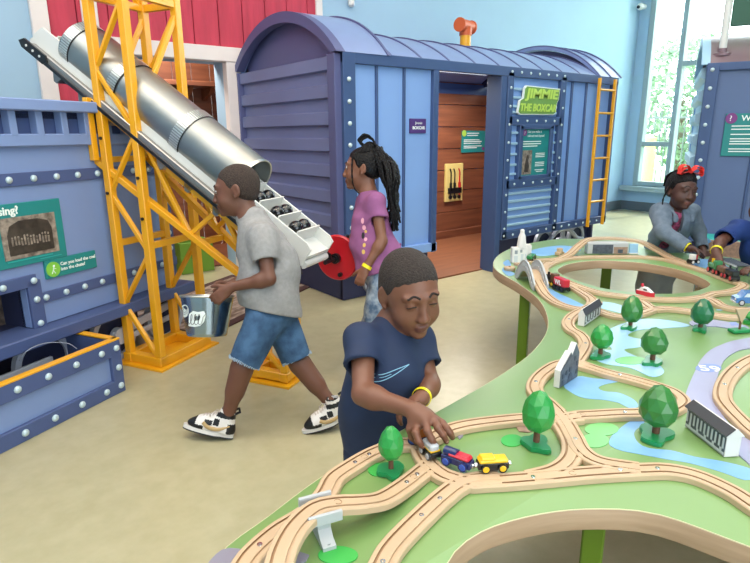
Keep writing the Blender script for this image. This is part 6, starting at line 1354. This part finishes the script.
# ---------------------------------------------------------------- boy in royal blue at the right edge
j = dict(head=J(766, 211, 2.98), neck=J(764, 230, 3.05), chest=J(763, 248, 3.05), pelvis=J(770, 290, 3.15), shR=J(738, 229, 3.02), elR=J(721, 241, 2.96), wrR=J(716, 252, 2.86), shL=J(792, 238, 3.0), elL=J(785, 265, 2.85), wrL=J(757, 268, 2.72), hipL=J(779, 297, 3.2), hipR=J(760, 297, 3.1))
for q in 'LR':
    h_ = j['hip'+q]; j['kn'+q] = np.array([h_[0], h_[1], .22]); j['an'+q] = np.array([h_[0], h_[1], .05])
P5 = person_root('boy in a royal blue t-shirt at the right edge holding a toy train', j)
H5 = Head(j['head'], cvec(-.45, -.45, .75), cvec(-.1, .9, .4), .20)
F = body_field(j, .005, [H5.c+UP*.1, J(708, 266, 2.8)]); torso(F, j, .97, -.014); limbs(F, j, .95); F.cone(H5.W(0, -.02, -.03), j['neck'], .036, .04, .02); F.cone(j['neck'], j['chest'], .042, .06, .03); H5.build(F)
hand(F, j['wrR'], cvec(-.12, -.88, .45), cvec(.5, -.3, -.3), 1.0, (.4, .5, .6, .6), thumb=-1); hand(F, j['wrL'], cvec(-.95, -.12, .25), cvec(-.1, -.9, -.1), .95, (.35, .45, .5, .6), thumb=1)
body5, V, Q = field_obj('body', F, ['skin_c', 'lips', 'eye_white', 'iris'], P5, H5.mid(-.01)); brows_and_lashes(H5, body5, P5)
F = Field(*bounds([H5.c], .15), .0045); H5.hair(F, .064, .006); field_obj('hair', F, 'buzz_hair', P5)
F = Field(*bounds([j[k] for k in ('neck', 'chest', 'pelvis', 'shL', 'shR', 'elL', 'elR')], .14), .005); torso(F, j, .97, .008); F.cone(j['chest'], j['pelvis'], .096, .108, .04)
sleeve(F, j['shR'], j['elR'], .82, .052, .050); sleeve(F, j['shL'], j['elL'], .6, .052, .05)
F.fold(.003, 42, 14); F.plane(j['pelvis']-UP*.04, -UP); F.ell(j['neck']+UP*.03, (.046, .046, .045), None, .008, 'cut'); dig(F, lerp(j['shR'], j['elR'], .82), j['elR']-j['shR'], .042, .04)
shirt5, _, _ = field_obj('t_shirt', F, 'shirt_royal', P5)
for pts in ([(743, 240), (746, 244), (750, 248)], [(741, 247), (746, 251), (752, 254)], [(745, 255), (750, 257), (756, 257)]):
    q = [p for p in onto(shirt5, P5, [J(x, y, 2.85) for x, y in pts], CFW, .001) if p is not None]
    if len(q) > 1: o_ = part('shirt_print', MB().tube(spline(q, .006), .004, 6), 'tee_yellow' if pts[0][1] == 255 else 'print_blue', P5, True); o_.parent = shirt5
F = Field(*bounds([j[k] for k in ('pelvis', 'hipL', 'hipR', 'anL', 'anR')], .13), .0055); F.ell(j['pelvis'], (.098, .095, .085), None, .03)
for q in 'LR': F.cone(j['hip'+q], j['kn'+q], .066, .056, .02); F.cone(j['kn'+q], j['an'+q], .056, .046, .02)
field_obj('trousers', F, 'shorts_dark', P5)
for q in 'LR': F = Field(*bounds([j['an'+q]], .16), .005); fd = cvec(-.5, 0, 1); fd[2] = 0; fd = nrm(fd); a_ = j['an'+q]*1.0; a_[2] = .03; F.cone(a_-fd*.02, a_+fd*.09, .032, .028, .02); F.plane(a_-UP*.03, -UP); field_obj('shoe', F, 'shoe_black', P5)
cuff('wristband', lerp(j['wrR'], j['elR'], .10), j['elR']-j['wrR'], .0265, .016, 'band_yellow', P5, 'yellow paper wristband')

# ---------------------------------------------------------------- seats and bits behind the boy at the right
q = dep(729, 250, 3.42); WC = thing('wooden_chair', 'small wooden chair behind the boy in royal blue', 'chair', (q.x, q.y, 0), R(25))
part('seat', MB().box((0, 0, .29), (.30, .30, .025), bev=.006), 'track_wood', WC); part('backrest', MB().box((.14, 0, .46), (.02, .30, .16), bev=.006), 'stone', WC)
for x in (-.13, .13):
    for y in (-.13, .13): part('leg', MB().box((x, y, .14 if x < 0 else .27), (.03, .03, .28 if x < 0 else .54), bev=.004), 'track_wood', WC)
q = dep(721, 236, 3.95); TS = thing('teal_stool', 'small teal stool standing before the right boxcar', 'stool', (q.x, q.y, 0), R(-64))
part('seat', MB().box((0, 0, .47), (.26, .24, .04), bev=.012), 'teal_light', TS)
for x in (-.1, .1):
    for y in (-.09, .09): part('leg', MB().cyl((x, y, 0), (x*.9, y*.9, .455), .016, seg=12), 'teal', TS)
q = at(704, 252, TZ+.003); TP = thing('toy_sign', 'pale blue diamond toy sign beyond the girl\'s fingertips', 'toy sign', q, -.6); part('foot', MB().box((0, 0, .005), (.06, .03, .010), bev=.002), 'toy_brown', TP); part('post', MB().cyl((0, 0, .01), (0, 0, .05), .004, seg=10), 'toy_brown', TP); part('board', MB().prism([(-.035, .065), (0, .09), (.035, .065), (0, .04)], -.005, .005, lambda x, y, z: Vector((x, z, y))), 'river', TP)
